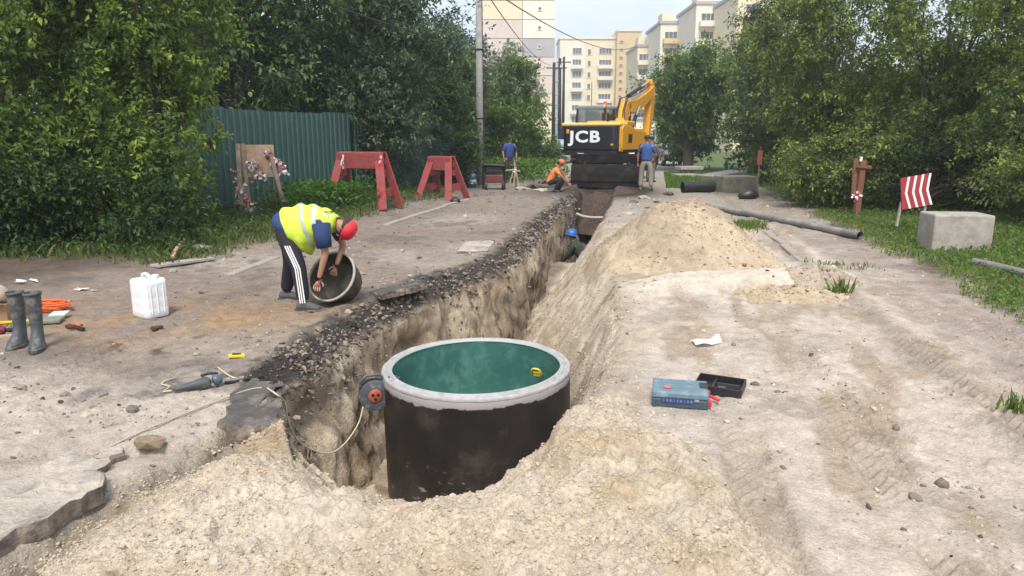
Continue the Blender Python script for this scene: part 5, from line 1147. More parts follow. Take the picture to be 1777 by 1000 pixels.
# crumpled film
p = on(1225, 598); n = 22; gx, gy = np.meshgrid(np.linspace(-1, 1, n), np.linspace(-1, 1, n)); u = gx.ravel(); v = gy.ravel()
x_ = u * .15; y_ = v * .08 + .03 * u; z_ = .035 + .035 * fbm(u, v, .8, 4, 900) + .055 * sm(.1, .9, u) * (1 - np.abs(v)) ; z_ = np.maximum(z_, .004)
kq = np.arange(n * n).reshape(n, n); o = link('plastic_film', npmesh('film', np.stack([x_ + .02 * fbm(u, v, .5, 3, 901), y_, z_], -1), np.stack([kq[:-1, :-1], kq[:-1, 1:], kq[1:, 1:], kq[1:, :-1]], -1).reshape(-1, 4), True), None, [mat('milky_film', (.62, .62, .61), .35, spec=.5, alpha=.8)])
o.location = p; o.rotation_euler = (0, 0, .15); o.scale = (.8, .8, .8); tag(o, 'crumpled milky plastic film on the pale ground behind the tool case', 'plastic film')

# ------------------------------------------------------------------ far left: wheelbarrow, can, stakes
p = on(857, 329); T = thing('generator', 'black and dark red motor set with a frame standing left of the standing man', 'generator', p, .1)
b = MB(); b.box((0, 0, .36), (.62, .45, .26)); b.build('engine_block', mat('dark_red_body', (.12, .03, .02), .6, noise=.4, nscale=10), T, bevel=.03)
b = MB(); b.box((0, 0, .66), (.60, .42, .26)); b.build('tank', M['black'], T, bevel=.05)
b = MB(); b.box((.0, -.05, .80), (.72, .5, .05), (0, .06, 0)); b.build('lid', M['black'], T, bevel=.02)
for s in (-1, 1):
    b = MB(); b.tube([(s * .35, -.22, .02), (s * .35, -.22, .78), (s * .35, .22, .78), (s * .35, .22, .02)], .02, 6); b.build('frame', M['dark'], T, smooth=50)
for s in (-1, 1):
    b = MB(); b.lathe([(.0, -.04), (.12, -.04), (.14, -.02), (.14, .02), (.12, .04), (0, .04)], 16, Matrix.Translation((s * .28, -.28, .14)) @ Matrix.Rotation(R_(90), 4, 'Y')); b.build('wheel', M['tyre'], T, smooth=50)
b = MB(); b.tube([(.35, -.1, .62), (.60, -.15, .64), (.85, -.2, .60)], .025, 6); b.build('handle', M['greywood'], T)
p = on(820, 325); T = thing('water_can', 'blue and white plastic bottle standing at the foot of the concrete pole', 'bottle', p); b = MB(); b.lathe([(0, 0), (.13, 0), (.14, .03), (.14, .36), (.10, .44), (.045, .47), (.045, .52), (0, .52)], 20); b.build('body', mat('blue_plastic', (.05, .12, .30), .4, noise=.2, nscale=20), T, smooth=50); b = MB(); b.lathe([(.1415, .12), (.1415, .26)], 20); b.build('label_band', M['white'], T)
p = on(893, 325); T = thing('stake_tripod', 'bundle of weathered stakes tied as a tripod below the standing man', 'stakes', p)
for (a, c) in (((-.22, 0, 0), (.03, .0, .75)), ((.16, -.1, 0), (-.02, 0, .82)), ((.05, .2, 0), (0, 0, .9)), ((-.05, -.15, 0), (.05, 0, .68))):
    b = MB(); b.bar(a, c, .05, .04, (0, 1, 0)); b.build('stake', M['wood'], T)
b = MB(); b.tube([(-.02, -.05, .5), (.04, -.04, .56), (0, .03, .6)], .05, 6); b.build('tie', M['tape_w'], T)
p = on(790, 352); b = MB(); b.loft([((0, 0, 0), (.16, 0, 0), (0, .1, 0)), ((0, 0, .08), (.15, 0, 0), (0, .09, 0)), ((.04, 0, .13), (.05, 0, 0), (0, .04, 0))], 10); o = b.build('dark_bag', M['black'], None, smooth='all', sub=1); o.location = p; tag(o, 'small black bag at the foot of the bright red trestle', 'bag')
# broken asphalt heaped behind the crouching man
for i, (px, py, s) in enumerate(((905, 330, .22), (925, 326, .28), (948, 318, .30), (938, 332, .18), (978, 300, .30), (1100, 352, .12), (1118, 345, .16), (1140, 352, .13), (1160, 338, .18), (1092, 372, .12), (1126, 362, .10), (985, 318, .22))):
    p = on(px, py); v, f = ROCKS[i % 8]; q = MB(); q.add([(a * s * 1.3, b_ * s, (c_ + .3) * s * .42) for a, b_, c_ in v], [tuple(t) for t in f]); o = q.build('asphalt_chunk', M['slab_dark'] if i % 3 else M['slab'], None, smooth=30); o.location = p; o.rotation_euler = (0, .1, i)
    tag(o, ['dark asphalt chunk at the foot of the stakes, left of the crouching man', 'grey asphalt chunk between the stakes and the weeds', 'pale asphalt chunk highest on the heap behind the crouching man', 'low dark asphalt chunk just left of the crouching man', 'dark asphalt chunk behind the head of the crouching man', 'pale flat asphalt chunk at the feet of the man in beige trousers', 'dark asphalt chunk right of the feet of the man in beige trousers', 'small dark asphalt chunk between that man and the black drain pipe', 'pale asphalt chunk nearest the black drain pipe', 'small dark asphalt chunk on the right rim above the sand heap', 'pale small asphalt chunk behind the top of the sand heap', 'dark asphalt chunk between the crouching man and the dozer blade'][i] if i != 8 else 'mid grey asphalt chunk nearest the black drain pipe', 'rubble chunk', 'asphalt chunks round the excavator')
# ------------------------------------------------------------------ the wheeled excavator
EX, EY = 3.55, 26.5
T = thing('excavator', 'yellow wheeled excavator with a dark counterweight straddling the far end of the trench', 'excavator', (EX, EY, .02))
A_ = R_(-27)                                    # the upper part is swung to the right
def rot(o, a=A_): o.rotation_euler = (0, 0, a); return o
UC = R_(-9)
CUR = [A_]
def part(b, name, m, par=None, bevel=.02, smooth=False, **k):
    o = b.build(name, M[m] if isinstance(m, str) else m, par or T, bevel=bevel, smooth=smooth, **k)
    if par is None: rot(o, CUR[0])
    return o
# undercarriage
CUR[0] = UC
b = MB(); b.box((0, 0, .78), (1.1, 4.0, .42)); b.box((0, 0, 1.02), (1.5, 1.7, .12)); part(b, 'chassis', 'dark')
for y in (-1.35, 1.35):
    b = MB(); b.tube([(-1.15, y, .52), (1.15, y, .52)], .13, 12); part(b, 'axle', 'dark', bevel=0)
    for s in (-1, 1):
        b = MB(); Mx = Matrix.Translation((s * .93, y, .50)) @ Matrix.Rotation(R_(90), 4, 'Y')
        b.lathe([(.25, -.25), (.42, -.27), (.49, -.23), (.505, -.14), (.49, -.02), (.44, 0), (.49, .02), (.505, .14), (.49, .23), (.42, .27), (.25, .25)], 28, Mx); w = part(b, 'wheel', 'tyre', bevel=0, smooth='all')
        b = MB(); b.lathe([(0, -.10), (.22, -.12), (.25, -.24), (.25, .24), (.22, .12), (0, .10)], 20, Mx); part(b, 'rim', 'paleyellow', w, bevel=0, smooth=40)
        b = MB(); 
        for k in range(22):
            a = k * 6.2832 / 22; b.box(Mx @ Vector((.505 * math.cos(a), .505 * math.sin(a), .13 * (1 if k % 2 else -1))), (.03, .03, .03), (0, 0, 0))
            b.bar(Mx @ Vector((.507 * math.cos(a), .507 * math.sin(a), -.22)), Mx @ Vector((.507 * math.cos(a + .06), .507 * math.sin(a + .06), .22)), .05, .03, Mx.to_3x3() @ Vector((math.cos(a), math.sin(a), 0)))
        part(b, 'tread', 'tyre', w, bevel=0)
# dozer blade, towards the camera
b = MB(); prof = [(-2.62, .10), (-2.70, .22), (-2.66, .45), (-2.55, .66), (-2.45, .78), (-2.38, .76), (-2.44, .62), (-2.52, .42), (-2.54, .22), (-2.50, .10)]
b.prism([(y, z) for y, z in prof], 2.36, Matrix(((0, 0, 1, -1.18), (1, 0, 0, 0), (0, 1, 0, 0), (0, 0, 0, 1)))); part(b, 'blade', 'blade', bevel=.008)
b = MB(); b.box((0, -2.64, .10), (2.38, .06, .14)); part(b, 'cutting_edge', 'blade', bevel=.005)
for s in (-1, 1):
    b = MB(); b.bar((s * .45, -2.5, .45), (s * .45, -1.7, .75), .14, .20); part(b, 'blade_arm', 'dark')
    b = MB(); b.tube([(s * .75, -2.45, .62), (s * .75, -1.85, .98)], .06, 10); part(b, 'blade_ram', 'dark', bevel=0)
    b = MB(); b.box((s * .98, -1.5, 1.02), (.55, .9, .08)); part(b, 'mudguard', 'blade')
b = MB(); b.box((0, -2.02, .95), (2.1, .30, .32)); part(b, 'rear_housing', 'blade')
# slew ring and upper deck
CUR[0] = A_
b = MB(); b.lathe([(0, 1.05), (.62, 1.05), (.62, 1.16), (0, 1.16)], 28); part(b, 'slew_ring', 'dark', bevel=0)
b = MB(); b.box((0, -.25, 1.19), (2.3, 3.1, .12)); part(b, 'deck', 'dark')
# counterweight with rounded plan
pl = []
for k in range(9):
    a = k / 8 * math.pi / 2; pl.append((.80 + .20 * math.sin(a), -1.84 - .20 * math.cos(a)))
pl += [(1.0, -1.35), (-1.0, -1.35)] + [(-x, y) for x, y in pl[::-1]]
b = MB(); b.prism(pl, .80, Matrix.Translation((0, 0, 1.24))); cwt = part(b, 'counterweight', 'cw', bevel=.035, seg=3)
b = MB(); b.prism([(x * .985, y * .985) for x, y in pl], .18, Matrix.Translation((0, 0, 1.05))); part(b, 'bumper_skirt', 'dark', bevel=.02)
yb = -2.045
# lettering
cu = bpy.data.curves.new('lettering', 'FONT'); cu.body = 'JCB'; cu.size = .60; cu.offset = .018; cu.extrude = .012; cu.resolution_u = 4; cu.align_x = 'CENTER'; cu.space_character = 1.12
to = bpy.data.objects.new('tmp', cu); C.objects.link(to); dg = bpy.context.evaluated_depsgraph_get(); me = bpy.data.meshes.new_from_object(to.evaluated_get(dg)); bpy.data.objects.remove(to)
M['emblem'] = mat('white_lettering', (.80, .80, .80), .5); me.materials.clear()
lt = link('lettering', me, cwt, [M['emblem']]); lt.location = (-.16, yb - .006, 1.50); lt.rotation_euler = (R_(90), 0, 0); lt.scale = (1.12, .88, 1)
for k in range(3):
    z = 1.80 - .15 * k; b = MB(); b.prism([(-.07, .045), (0, 0), (-.07, -.045), (-.035, -.045), (.05, 0), (-.035, .045)], .008, Matrix.Translation((.84, yb + .03, z)) @ Matrix.Rotation(R_(90), 4, 'X')); part(b, 'chevron', M['orange'], cwt, bevel=0)
b = MB(); b.box((.82, yb + .02, 1.42), (.10, .03, .06)); part(b, 'reflector', 'yellow', cwt, bevel=0)
b = MB(); b.box((-.78, yb + .005, 1.86), (.10, .02, .14)); part(b, 'warning_sticker', 'yellow', cwt, bevel=0)
b = MB(); b.box((-.30, -2.0, 1.06), (.24, .06, .13)); part(b, 'number_plate', 'white', bevel=.005)
b = MB(); b.box((-.40, -1.96, .93), (.75, .10, .10)); part(b, 'light_bar', mat('orange_white_bar', (.55, .25, .15), .5, noise=.5, nscale=6), bevel=.01)
# engine hood and side panels
b = MB(); b.box((0, -1.55, 2.09), (2.10, .86, .11)); part(b, 'hood', 'paleyellow', bevel=.04, seg=3)
b = MB(); b.box((.32, -.75, 2.14), (1.50, .85, .16)); part(b, 'hood_step', 'yellow', bevel=.04, seg=3)
b = MB(); b.prism([(-1.78, 1.12), (-1.86, 1.3), (-1.86, 1.95), (-1.7, 2.06), (-.9, 2.04), (-.3, 1.92), (.85, 1.85), (.98, 1.6), (.98, 1.22)], .06, Matrix(((0, 0, 1, 1.07), (1, 0, 0, 0), (0, 1, 0, 0), (0, 0, 0, 1)))); part(b, 'side_panel', 'yellow', bevel=.02)
b = MB(); b.box((1.03, -1.6, 1.6), (.07, .48, .84)); part(b, 'corner_panel', 'yellow', bevel=.03)
b = MB(); b.box((.72, -.25, 1.6), (.68, 2.2, .72)); part(b, 'engine_bay', 'yellow', bevel=.03)
b = MB(); b.box((-.62, -.95, 1.6), (.9, .8, .78)); part(b, 'left_bay', 'yellow', bevel=.03)
for k in range(5):
    b = MB(); b.box((1.135, -1.2 + .09 * k, 1.62), (.012, .05, .30)); part(b, 'louvre', 'dark', bevel=0)
b = MB(); b.tube([(.35, -1.15, 2.2), (.35, -1.15, 2.42), (.35, -1.22, 2.47)], .045, 10); part(b, 'exhaust', 'dark', bevel=0, smooth=50)
for s in (-.1, .95):
    b = MB(); b.tube([(s, -.5, 2.2), (s, -.5, 2.50), (s, .1, 2.50), (s, .1, 2.0)], .018, 6); part(b, 'handrail', 'dark', bevel=0)
# cab
cx0, cx1, cy0, cy1 = -1.13, -.05, -.45, 1.25
zb, zt = 1.25, 2.72
b = MB(); b.box(((cx0 + cx1) / 2, (cy0 + cy1) / 2, 1.55), (cx1 - cx0, cy1 - cy0, .60)); cab = part(b, 'cab', 'yellow', bevel=.04)
for (x_, y_, lx_, ly_) in ((cx0, cy0, -.0, .10), (cx1, cy0, 0, .10), (cx0, cy1, 0, -.18), (cx1, cy1, 0, -.18), (cx1, .55, 0, 0), (cx0, .55, 0, 0)):
    b = MB(); b.bar((x_, y_, 1.85), (x_ * .97 + lx_, y_ + ly_, zt - .03), .085, .085, (0, 1, 0)); part(b, 'cab_pillar', 'black', cab, bevel=.015)
b = MB(); b.box(((cx0 + cx1) / 2, .40, zt + .02), (1.08, 1.48, .13)); part(b, 'cab_roof', mat('pale_grey_roof', (.50, .50, .47), .5), cab, bevel=.05, seg=3)
for (c, s) in ((((cx0 + cx1) / 2, cy0 + .05, 2.34), (.95, .02, .90)), (((cx0 + cx1) / 2, cy1 - .10, 2.34), (.95, .02, .90)), ((cx0 + .01, .40, 2.34), (.02, 1.5, .90)), ((cx1 - .01, .40, 2.34), (.02, 1.5, .90))):
    b = MB(); b.box(c, s); part(b, 'cab_window', M.setdefault('cabglass', mat('cab_glass', (.22, .27, .30), .06, spec=.9, alpha=.40)), cab, bevel=0)
b = MB(); b.box((-.6, .2, 1.98), (.48, .5, .24)); b.box((-.6, -.08, 2.30), (.46, .12, .55)); part(b, 'seat', 'black', cab, bevel=.05)
b = MB(); b.box((-.6, cy0 + .02, 1.92), (1.0, .05, .1)); part(b, 'rear_sill', 'black', cab, bevel=.01)
b = MB(); b.tube([(-.02, 1.15, 2.3), (.30, 1.25, 2.45), (.32, 1.25, 2.15)], .02, 6); b.box((.32, 1.23, 2.30), (.16, .05, .30)); part(b, 'mirror', 'black', bevel=.01)
b = MB(); b.tube([(-.02, -.3, 2.25), (.22, -.5, 2.38)], .018, 6); b.box((.25, -.52, 2.36), (.13, .05, .26), (0, .4, 0)); part(b, 'mirror', 'black', bevel=.01)
b = MB(); b.lathe([(0, 0), (.07, 0), (.06, .12), (0, .14)], 12, Matrix.Translation((-.15, -.1, zt + .08))); part(b, 'beacon', M['orange'], cab, bevel=0)
b = MB(); b.tube([(-.55, -.42, 2.8), (-.55, -.44, 3.6)], .012, 5); part(b, 'aerial', 'black', bevel=0)
# boom: two-piece, then the dipper, in the plane x = .18
bx0 = .22
def slabp(poly, w, name, m, par=None, bevel=.02):
    b = MB(); b.prism(poly, w, Matrix(((0, 0, 1, bx0 - w / 2), (1, 0, 0, 0), (0, 1, 0, 0), (0, 0, 0, 1)))); return part(b, name, m, par, bevel=bevel)
slabp([(.35, 1.55), (.80, 1.50), (1.18, 2.55), (1.52, 3.10), (1.40, 3.34), (1.05, 3.36), (.72, 2.95), (.50, 2.4)], .34, 'boom_base', 'yellow')
up = slabp([(1.12, 3.12), (1.45, 2.86), (2.3, 2.84), (3.4, 3.20), (4.75, 3.72), (5.05, 4.12), (4.85, 4.30), (3.6, 3.84), (2.2, 3.46), (1.35, 3.42)], .34, 'boom', 'yellow')
for s in (-1, 1):
    b = MB(); b.tube([(bx0 + s * .28, .95, 1.75), (bx0 + s * .28, 1.75, 2.72)], .075, 12); part(b, 'boom_ram', 'dark', bevel=0, smooth=50)
    b = MB(); b.tube([(bx0 + s * .28, 1.75, 2.72), (bx0 + s * .28, 2.2, 3.14)], .045, 12); part(b, 'ram_rod', 'chrome', bevel=0, smooth=50)
b = MB(); b.tube([(bx0, 1.6, 3.62), (bx0, 3.3, 4.12)], .085, 12); part(b, 'dipper_ram', 'dark', bevel=0, smooth=50)
b = MB(); b.tube([(bx0, 3.3, 4.12), (bx0, 4.65, 4.50)], .05, 12); part(b, 'ram_rod', 'chrome', bevel=0, smooth=50)
b = MB()
for k, (u, v) in enumerate(((.10, 0), (.16, .03), (-.1, .02), (-.15, 0))):
    b.tube([(bx0 + u, .55, 2.2), (bx0 + u, .62, 2.9 + v), (bx0 + u, 1.0, 3.48 + v), (bx0 + u, 1.7, 3.58 + v), (bx0 + u * .8, 3.0, 3.86 + v), (bx0 + u * .8, 4.5, 4.34 + v)], .022, 6)
part(b, 'hydraulic_hoses', 'black', bevel=0, smooth=50)
slabp([(4.60, 4.62), (4.92, 4.50), (5.22, 4.0), (5.05, 3.2), (4.55, 1.45), (4.28, 1.42), (4.42, 2.6), (4.58, 3.7)], .28, 'dipper', 'yellow')
b = MB(); b.tube([(bx0, 5.3, 3.9), (bx0, 5.0, 2.3)], .07, 12); part(b, 'bucket_ram', 'dark', bevel=0)
b = MB(); b.bar((bx0, 4.9, 2.2), (bx0, 4.55, 1.5), .10, .12); part(b, 'bucket_link', 'dark', bevel=.01)
b = MB(); b.prism([(4.0, .55), (4.15, .38), (4.55, .30), (4.95, .55), (5.0, 1.0), (4.8, 1.45), (4.35, 1.45), (4.25, 1.25), (4.75, 1.1), (4.78, .75), (4.5, .5), (4.2, .52)], .8, Matrix(((0, 0, 1, bx0 - .4), (1, 0, 0, 0), (0, 1, 0, 0), (0, 0, 0, 1)))); bk = part(b, 'bucket', 'dark', bevel=.01)
for s in (-.39, .36):
    b = MB(); b.prism([(4.0, .55), (4.5, .32), (4.95, .6), (4.9, 1.3), (4.35, 1.42)], .03, Matrix(((0, 0, 1, bx0 + s), (1, 0, 0, 0), (0, 1, 0, 0), (0, 0, 0, 1)))); part(b, 'bucket_side', 'dark', bk, bevel=.005)

for o in T.children:
    if o.name.split('.')[0] in ('boom_base', 'boom', 'boom_ram', 'ram_rod', 'dipper_ram', 'hydraulic_hoses', 'dipper', 'bucket_ram', 'bucket_link'):
        for v in o.data.vertices: v.co.y *= .88; v.co.z = 1.45 + (v.co.z - 1.45) * .80
    elif o.name.split('.')[0] == 'bucket':
        for q in (o, *o.children):
            for v in q.data.vertices: v.co.y -= .5
# ------------------------------------------------------------------ cars far down the road
def car(label, loc, rz, paint, k=1., suv=True, group=None):
    T = thing('parked_car', label, 'car', loc, rz, group)
    Lh, Wd, Hb = 2.15, .88, .98
    pr = [(-Lh, .35), (-Lh - .04, .62), (-Lh + .05, .86), (-Lh + .9, 1.0), (Lh - .25, 1.02), (Lh - .02, .85), (Lh, .5), (Lh - .05, .32), (1.78, .30), (1.70, .52), (1.5, .66), (1.25, .70), (1.0, .66), (.82, .5), (.78, .28), (-.85, .28), (-.9, .5), (-1.07, .66), (-1.32, .70), (-1.57, .66), (-1.77, .5), (-1.83, .32)]
    b = MB(); b.prism(pr, 2 * Wd, Matrix(((0, 0, 1, -Wd), (1, 0, 0, 0), (0, 1, 0, 0), (0, 0, 0, 1)))); b.build('body', paint, T, bevel=.05, seg=3)
    b = MB(); v = [(-Wd + .03, -1.2, 1.0), (Wd - .03, -1.2, 1.0), (Wd - .03, 1.95, 1.0), (-Wd + .03, 1.95, 1.0), (-Wd + .16, -.45, 1.52), (Wd - .16, -.45, 1.52), (Wd - .16, 1.6, 1.52), (-Wd + .16, 1.6, 1.52)]
    b.add(v, [(3, 2, 1, 0), (4, 5, 6, 7), (0, 1, 5, 4), (1, 2, 6, 5), (2, 3, 7, 6), (3, 0, 4, 7)]); b.build('cabin', M['glass'], T, bevel=.04, seg=2)
    b = MB(); b.box((0, .58, 1.535), (1.36, 2.02, .05)); b.build('roof', paint, T, bevel=.02)
    b = MB(); v = [(-.66, -1.10, 1.07), (.66, -1.10, 1.07), (.56, -.50, 1.49), (-.56, -.50, 1.49)]; b.add([(x, y - .035, z + .02) for x, y, z in v] + v, [(0, 1, 2, 3)]); b.build('windscreen', mat('bright_glass', (.30, .36, .42), .05, spec=1.), T)
    for y in (-1.32, 1.25):
        for s in (-1, 1):
            Mx = Matrix.Translation((s * (Wd - .12), y, .33)) @ Matrix.Rotation(R_(90), 4, 'Y'); b = MB(); b.lathe([(.18, -.10), (.30, -.11), (.335, -.06), (.335, .06), (.30, .11), (.18, .10)], 22, Mx); w = b.build('wheel', M['tyre'], T, smooth='all'); b = MB(); b.lathe([(0, .07), (.18, .09), (.19, .03), (.19, -.1), (0, -.08)], 14, Mx); b.build('rim', M['chrome'], w)
    for s in (-1, 1):
        b = MB(); b.box((s * .68, -Lh - .0, .76), (.32, .10, .15)); b.build('headlight', M['white'], T, bevel=.03)
        b = MB(); b.box((s * .70, Lh - .02, .8), (.28, .06, .16)); b.build('tail_light', M['red2'], T, bevel=.02)
        b = MB(); b.box((s * (Wd + .06), -.85, 1.08), (.16, .1, .12)); b.build('mirror', paint, T, bevel=.02)
    b = MB(); b.box((0, -Lh - .035, .70), (.85, .05, .14)); b.build('grille', M['black'], T, bevel=.01)
    b = MB(); b.box((0, -Lh - .05, .48), (.52, .03, .12)); b.build('number_plate', M['white'], T)
    b = MB(); b.box((0, -Lh - .02, .36), (1.5, .10, .1)); b.build('bumper', M['black'], T, bevel=.02)
    return T
car('dark grey car parked head-on at the end of the road right of the excavator arm', (10.0, 45, .0), R_(-2), mat('car_dark', (.035, .042, .05), .25, coat=.6))
car('silvery car parked behind the crouching man, half hidden by the excavator', (3.75, 50, 0), R_(10), mat('car_silver', (.45, .48, .52), .25, coat=.6))

# ------------------------------------------------------------------ people
M['hair'] = mat('dark_hair', (.03, .022, .018), .8)
def cloth(name, c, **k): return mat(name, c, .85, noise=.12, nscale=14, bump=.35, bscale=14, **k)
def hand(parent, w, d, curl, side=1, s=1., m=None):
    """w wrist, d pointing direction, palm and five bent fingers"""
    w = Vector(w); d = Vector(d).normalized(); pn = Vector(curl).normalized(); pn = (pn - d * pn.dot(d)).normalized(); sd_ = d.cross(pn) * side
    nodes = {'w': (tuple(w), .023 * s), 'p': (tuple(w + d * .045 * s), (.038 * s, .020 * s))}; edges = [('w', 'p')]
    for i, (o, l) in enumerate(((-.030, .066), (-.010, .078), (.011, .072), (.030, .056))):
        a = w + d * .082 * s + sd_ * o * s; b1 = a + (d * .8 + pn * .5).normalized() * l * .5 * s; b2 = b1 + (d * .25 + pn).normalized() * l * .4 * s
        nodes['a%d' % i] = (tuple(a), .0105 * s); nodes['b%d' % i] = (tuple(b1), .0090 * s); nodes['c%d' % i] = (tuple(b2), .0075 * s); edges += [('p', 'a%d' % i), ('a%d' % i, 'b%d' % i), ('b%d' % i, 'c%d' % i)]
    t0 = w + d * .03 * s - sd_ * .034 * s; t1 = t0 + (d * .6 - sd_ * .7 + pn * .3).normalized() * .03 * s; t2 = t1 + (d + pn * .4).normalized() * .028 * s
    nodes.update({'t0': (tuple(t0), .012 * s), 't1': (tuple(t1), .0105 * s), 't2': (tuple(t2), .0085 * s)}); edges += [('w', 't0'), ('t0', 't1'), ('t1', 't2')]
    return skin('hand', nodes, edges, 'w', m or M['skin'], parent, 1)
def person(label, loc, rz, J, shirt, trousers, shoe, hat=None, group=None, bare_arm=True, visor=None, sub=2, hands=True, hatkind='cap', extra=None):
    T = thing('person', label, 'person', loc, rz, group); g = lambda k: Vector(J[k]); mid = lambda a, b, t=.5: tuple(g(a).lerp(g(b), t))
    hd = (g('top') - g('head')).normalized() if 'top' in J else (g('head') - g('neck')).normalized()
    body = {'pelvis': (J['pelvis'], (.12, .10)), 'waist': (mid('pelvis', 'chest'), (.105, .095)), 'chest': (J['chest'], (.118, .10)), 'neck': (J['neck'], .055), 'jaw': (mid('neck', 'head', .55), .066), 'head': (J['head'], (.082, .098)), 'top': (tuple(g('head') + hd * .075), .062)}
    E = [('pelvis', 'waist'), ('waist', 'chest'), ('chest', 'neck'), ('neck', 'jaw'), ('jaw', 'head'), ('head', 'top')]
    for s in 'NF':
        body.update({'sh' + s: (J['sh' + s], .058), 'ua' + s: (mid('sh' + s, 'el' + s), .046), 'el' + s: (J['el' + s], .038), 'fa' + s: (mid('el' + s, 'ha' + s, .3), .038), 'ha' + s: (J['ha' + s], .025),
                     'hip' + s: (J['hip' + s], .088), 'th' + s: (mid('hip' + s, 'kn' + s), .072), 'kn' + s: (J['kn' + s], .054), 'ca' + s: (mid('kn' + s, 'an' + s, .3), .052), 'an' + s: (J['an' + s], .036)})
        E += [('chest', 'sh' + s), ('sh' + s, 'ua' + s), ('ua' + s, 'el' + s), ('el' + s, 'fa' + s), ('fa' + s, 'ha' + s), ('pelvis', 'hip' + s), ('hip' + s, 'th' + s), ('th' + s, 'kn' + s), ('kn' + s, 'ca' + s), ('ca' + s, 'an' + s)]
    skin('body', body, E, 'pelvis', M['skin'], T, sub)
    tr = {'pelvis': (J['pelvis'], (.155, .135))}; E = []
    for s in 'NF':
        tr.update({'hip' + s: (J['hip' + s], .112), 'th' + s: (mid('hip' + s, 'kn' + s), .104), 'kn' + s: (J['kn' + s], .086), 'ca' + s: (mid('kn' + s, 'an' + s, .5), .078), 'an' + s: (mid('kn' + s, 'an' + s, .98), .070)})
        E += [('pelvis', 'hip' + s), ('hip' + s, 'th' + s), ('th' + s, 'kn' + s), ('kn' + s, 'ca' + s), ('ca' + s, 'an' + s)]
    tr['w'] = (mid('pelvis', 'chest', .22), (.14, .12) if sub == 1 else (.10, .09)); E.append(('pelvis', 'w')); skin('trousers', tr, E, 'pelvis', trousers, T, sub)
    ax = (g('shF') - g('shN')).normalized(); dd = (g('chest') - g('pelvis')).normalized(); ax = (ax - dd * ax.dot(dd)).normalized(); fw = ax.cross(dd)
    if sub == 1:
        b = MB(); pe, ch, ne = g('pelvis'), g('chest'), g('neck'); b.loft([(pe - dd * .06, ax * .165, fw * .125), (pe + dd * .04, ax * .172, fw * .13), (pe.lerp(ch, .5), ax * .168, fw * .128), (ch, ax * .19, fw * .135), (ch.lerp(ne, .35), ax * .20, fw * .12), (ch.lerp(ne, .65), ax * .15, fw * .09), (ch.lerp(ne, .9), ax * .07, fw * .065)], 18)
        b.build('shirt_body', shirt, T, smooth='all', sub=1)
    sh = {'b': (mid('pelvis', 'chest', .08), (.152, .130) if sub == 1 else (.172, .168)), 'waist': (mid('pelvis', 'chest', .5), (.150, .128)), 'chest': (J['chest'], (.160, .130)), 'col': (mid('chest', 'neck', .82), .070)}
    E = [('b', 'waist'), ('waist', 'chest'), ('chest', 'col')]
    for s in 'NF':
        sh.update({'sh' + s: (J['sh' + s], .078), 'ua' + s: (mid('sh' + s, 'el' + s, .5), .068), 'ue' + s: (mid('sh' + s, 'el' + s, .85), .064)}); E += [('chest', 'sh' + s), ('sh' + s, 'ua' + s), ('ua' + s, 'ue' + s)]
        if not bare_arm: sh['fa' + s] = (mid('el' + s, 'ha' + s, .9), .045); E.append(('ue' + s, 'fa' + s))
    skin('shirt', sh, E, 'chest', shirt, T, sub)
    for s in 'NF':
        a = g('an' + s); d = Vector(J.get('toe' + s, (1, 0, 0))); d.z = 0; d.normalize(); w = Vector((-d.y, d.x, 0)); z0 = a.z - .085
        b = MB(); b.loft([((a - d * .085).to_tuple()[:2] + (z0 + .035,), w * .030, (0, 0, .034)), ((a - d * .05).to_tuple()[:2] + (z0 + .055,), w * .044, (0, 0, .055)), ((a + d * .02).to_tuple()[:2] + (z0 + .055,), w * .046, (0, 0, .055)), ((a + d * .11).to_tuple()[:2] + (z0 + .036,), w * .052, (0, 0, .036)), ((a + d * .18).to_tuple()[:2] + (z0 + .028,), w * .040, (0, 0, .026))], 14)
        sh_ = b.build('shoe', shoe, T, smooth='all', sub=1)
        b = MB(); b.prism([tuple((a + d * u + w * v).to_tuple()[:2]) for u, v in ((-.095, -.025), (-.095, .025), (-.05, .046), (.03, .046), (.11, .052), (.175, .038), (.20, 0), (.175, -.038), (.11, -.052), (.03, -.046), (-.05, -.046))], .022, Matrix.Translation((0, 0, z0 - .004))); b.build('sole', M['rubber'], sh_)
        if hands: hand(T, J['ha' + s], g('ha' + s) - g('el' + s), J.get('curl' + s, (0, 0, -1)), 1 if s == 'N' else -1)
    # head: face, ears, hair or headgear
    f = Vector(J['face']).normalized(); H = g('head'); sd_ = hd.cross(f).normalized(); f = sd_.cross(hd)
    for s in (-1, 1):
        b = MB(); c = H + sd_ * s * .088 - f * .005 - hd * .005; b.loft([(c - sd_ * s * .012, f * .014, hd * .024), (c + sd_ * s * .008, f * .020, hd * .032), (c + sd_ * s * .012, f * .010, hd * .02)], 10); b.build('ear', M['skin'], T, smooth='all', sub=1)
        b = MB(); b.lathe([(0, .006), (.011, .003), (.012, -.004)], 10, Matrix.Translation(H + f * .094 + sd_ * s * .032 + hd * .012) @ f.to_track_quat('Z', 'Y').to_matrix().to_4x4()); b.build('eye', M['hair'], T)
    b = MB(); n0 = H + f * .092 - hd * .012; b.loft([(n0 + hd * .028, sd_ * .008, f * .006), (n0 + f * .008, sd_ * .013, f * .014), (n0 + f * .012 - hd * .018, sd_ * .018, f * .016), (n0 - hd * .028, sd_ * .010, f * .006)], 8); b.build('nose', M['skin'], T, smooth='all', sub=1)
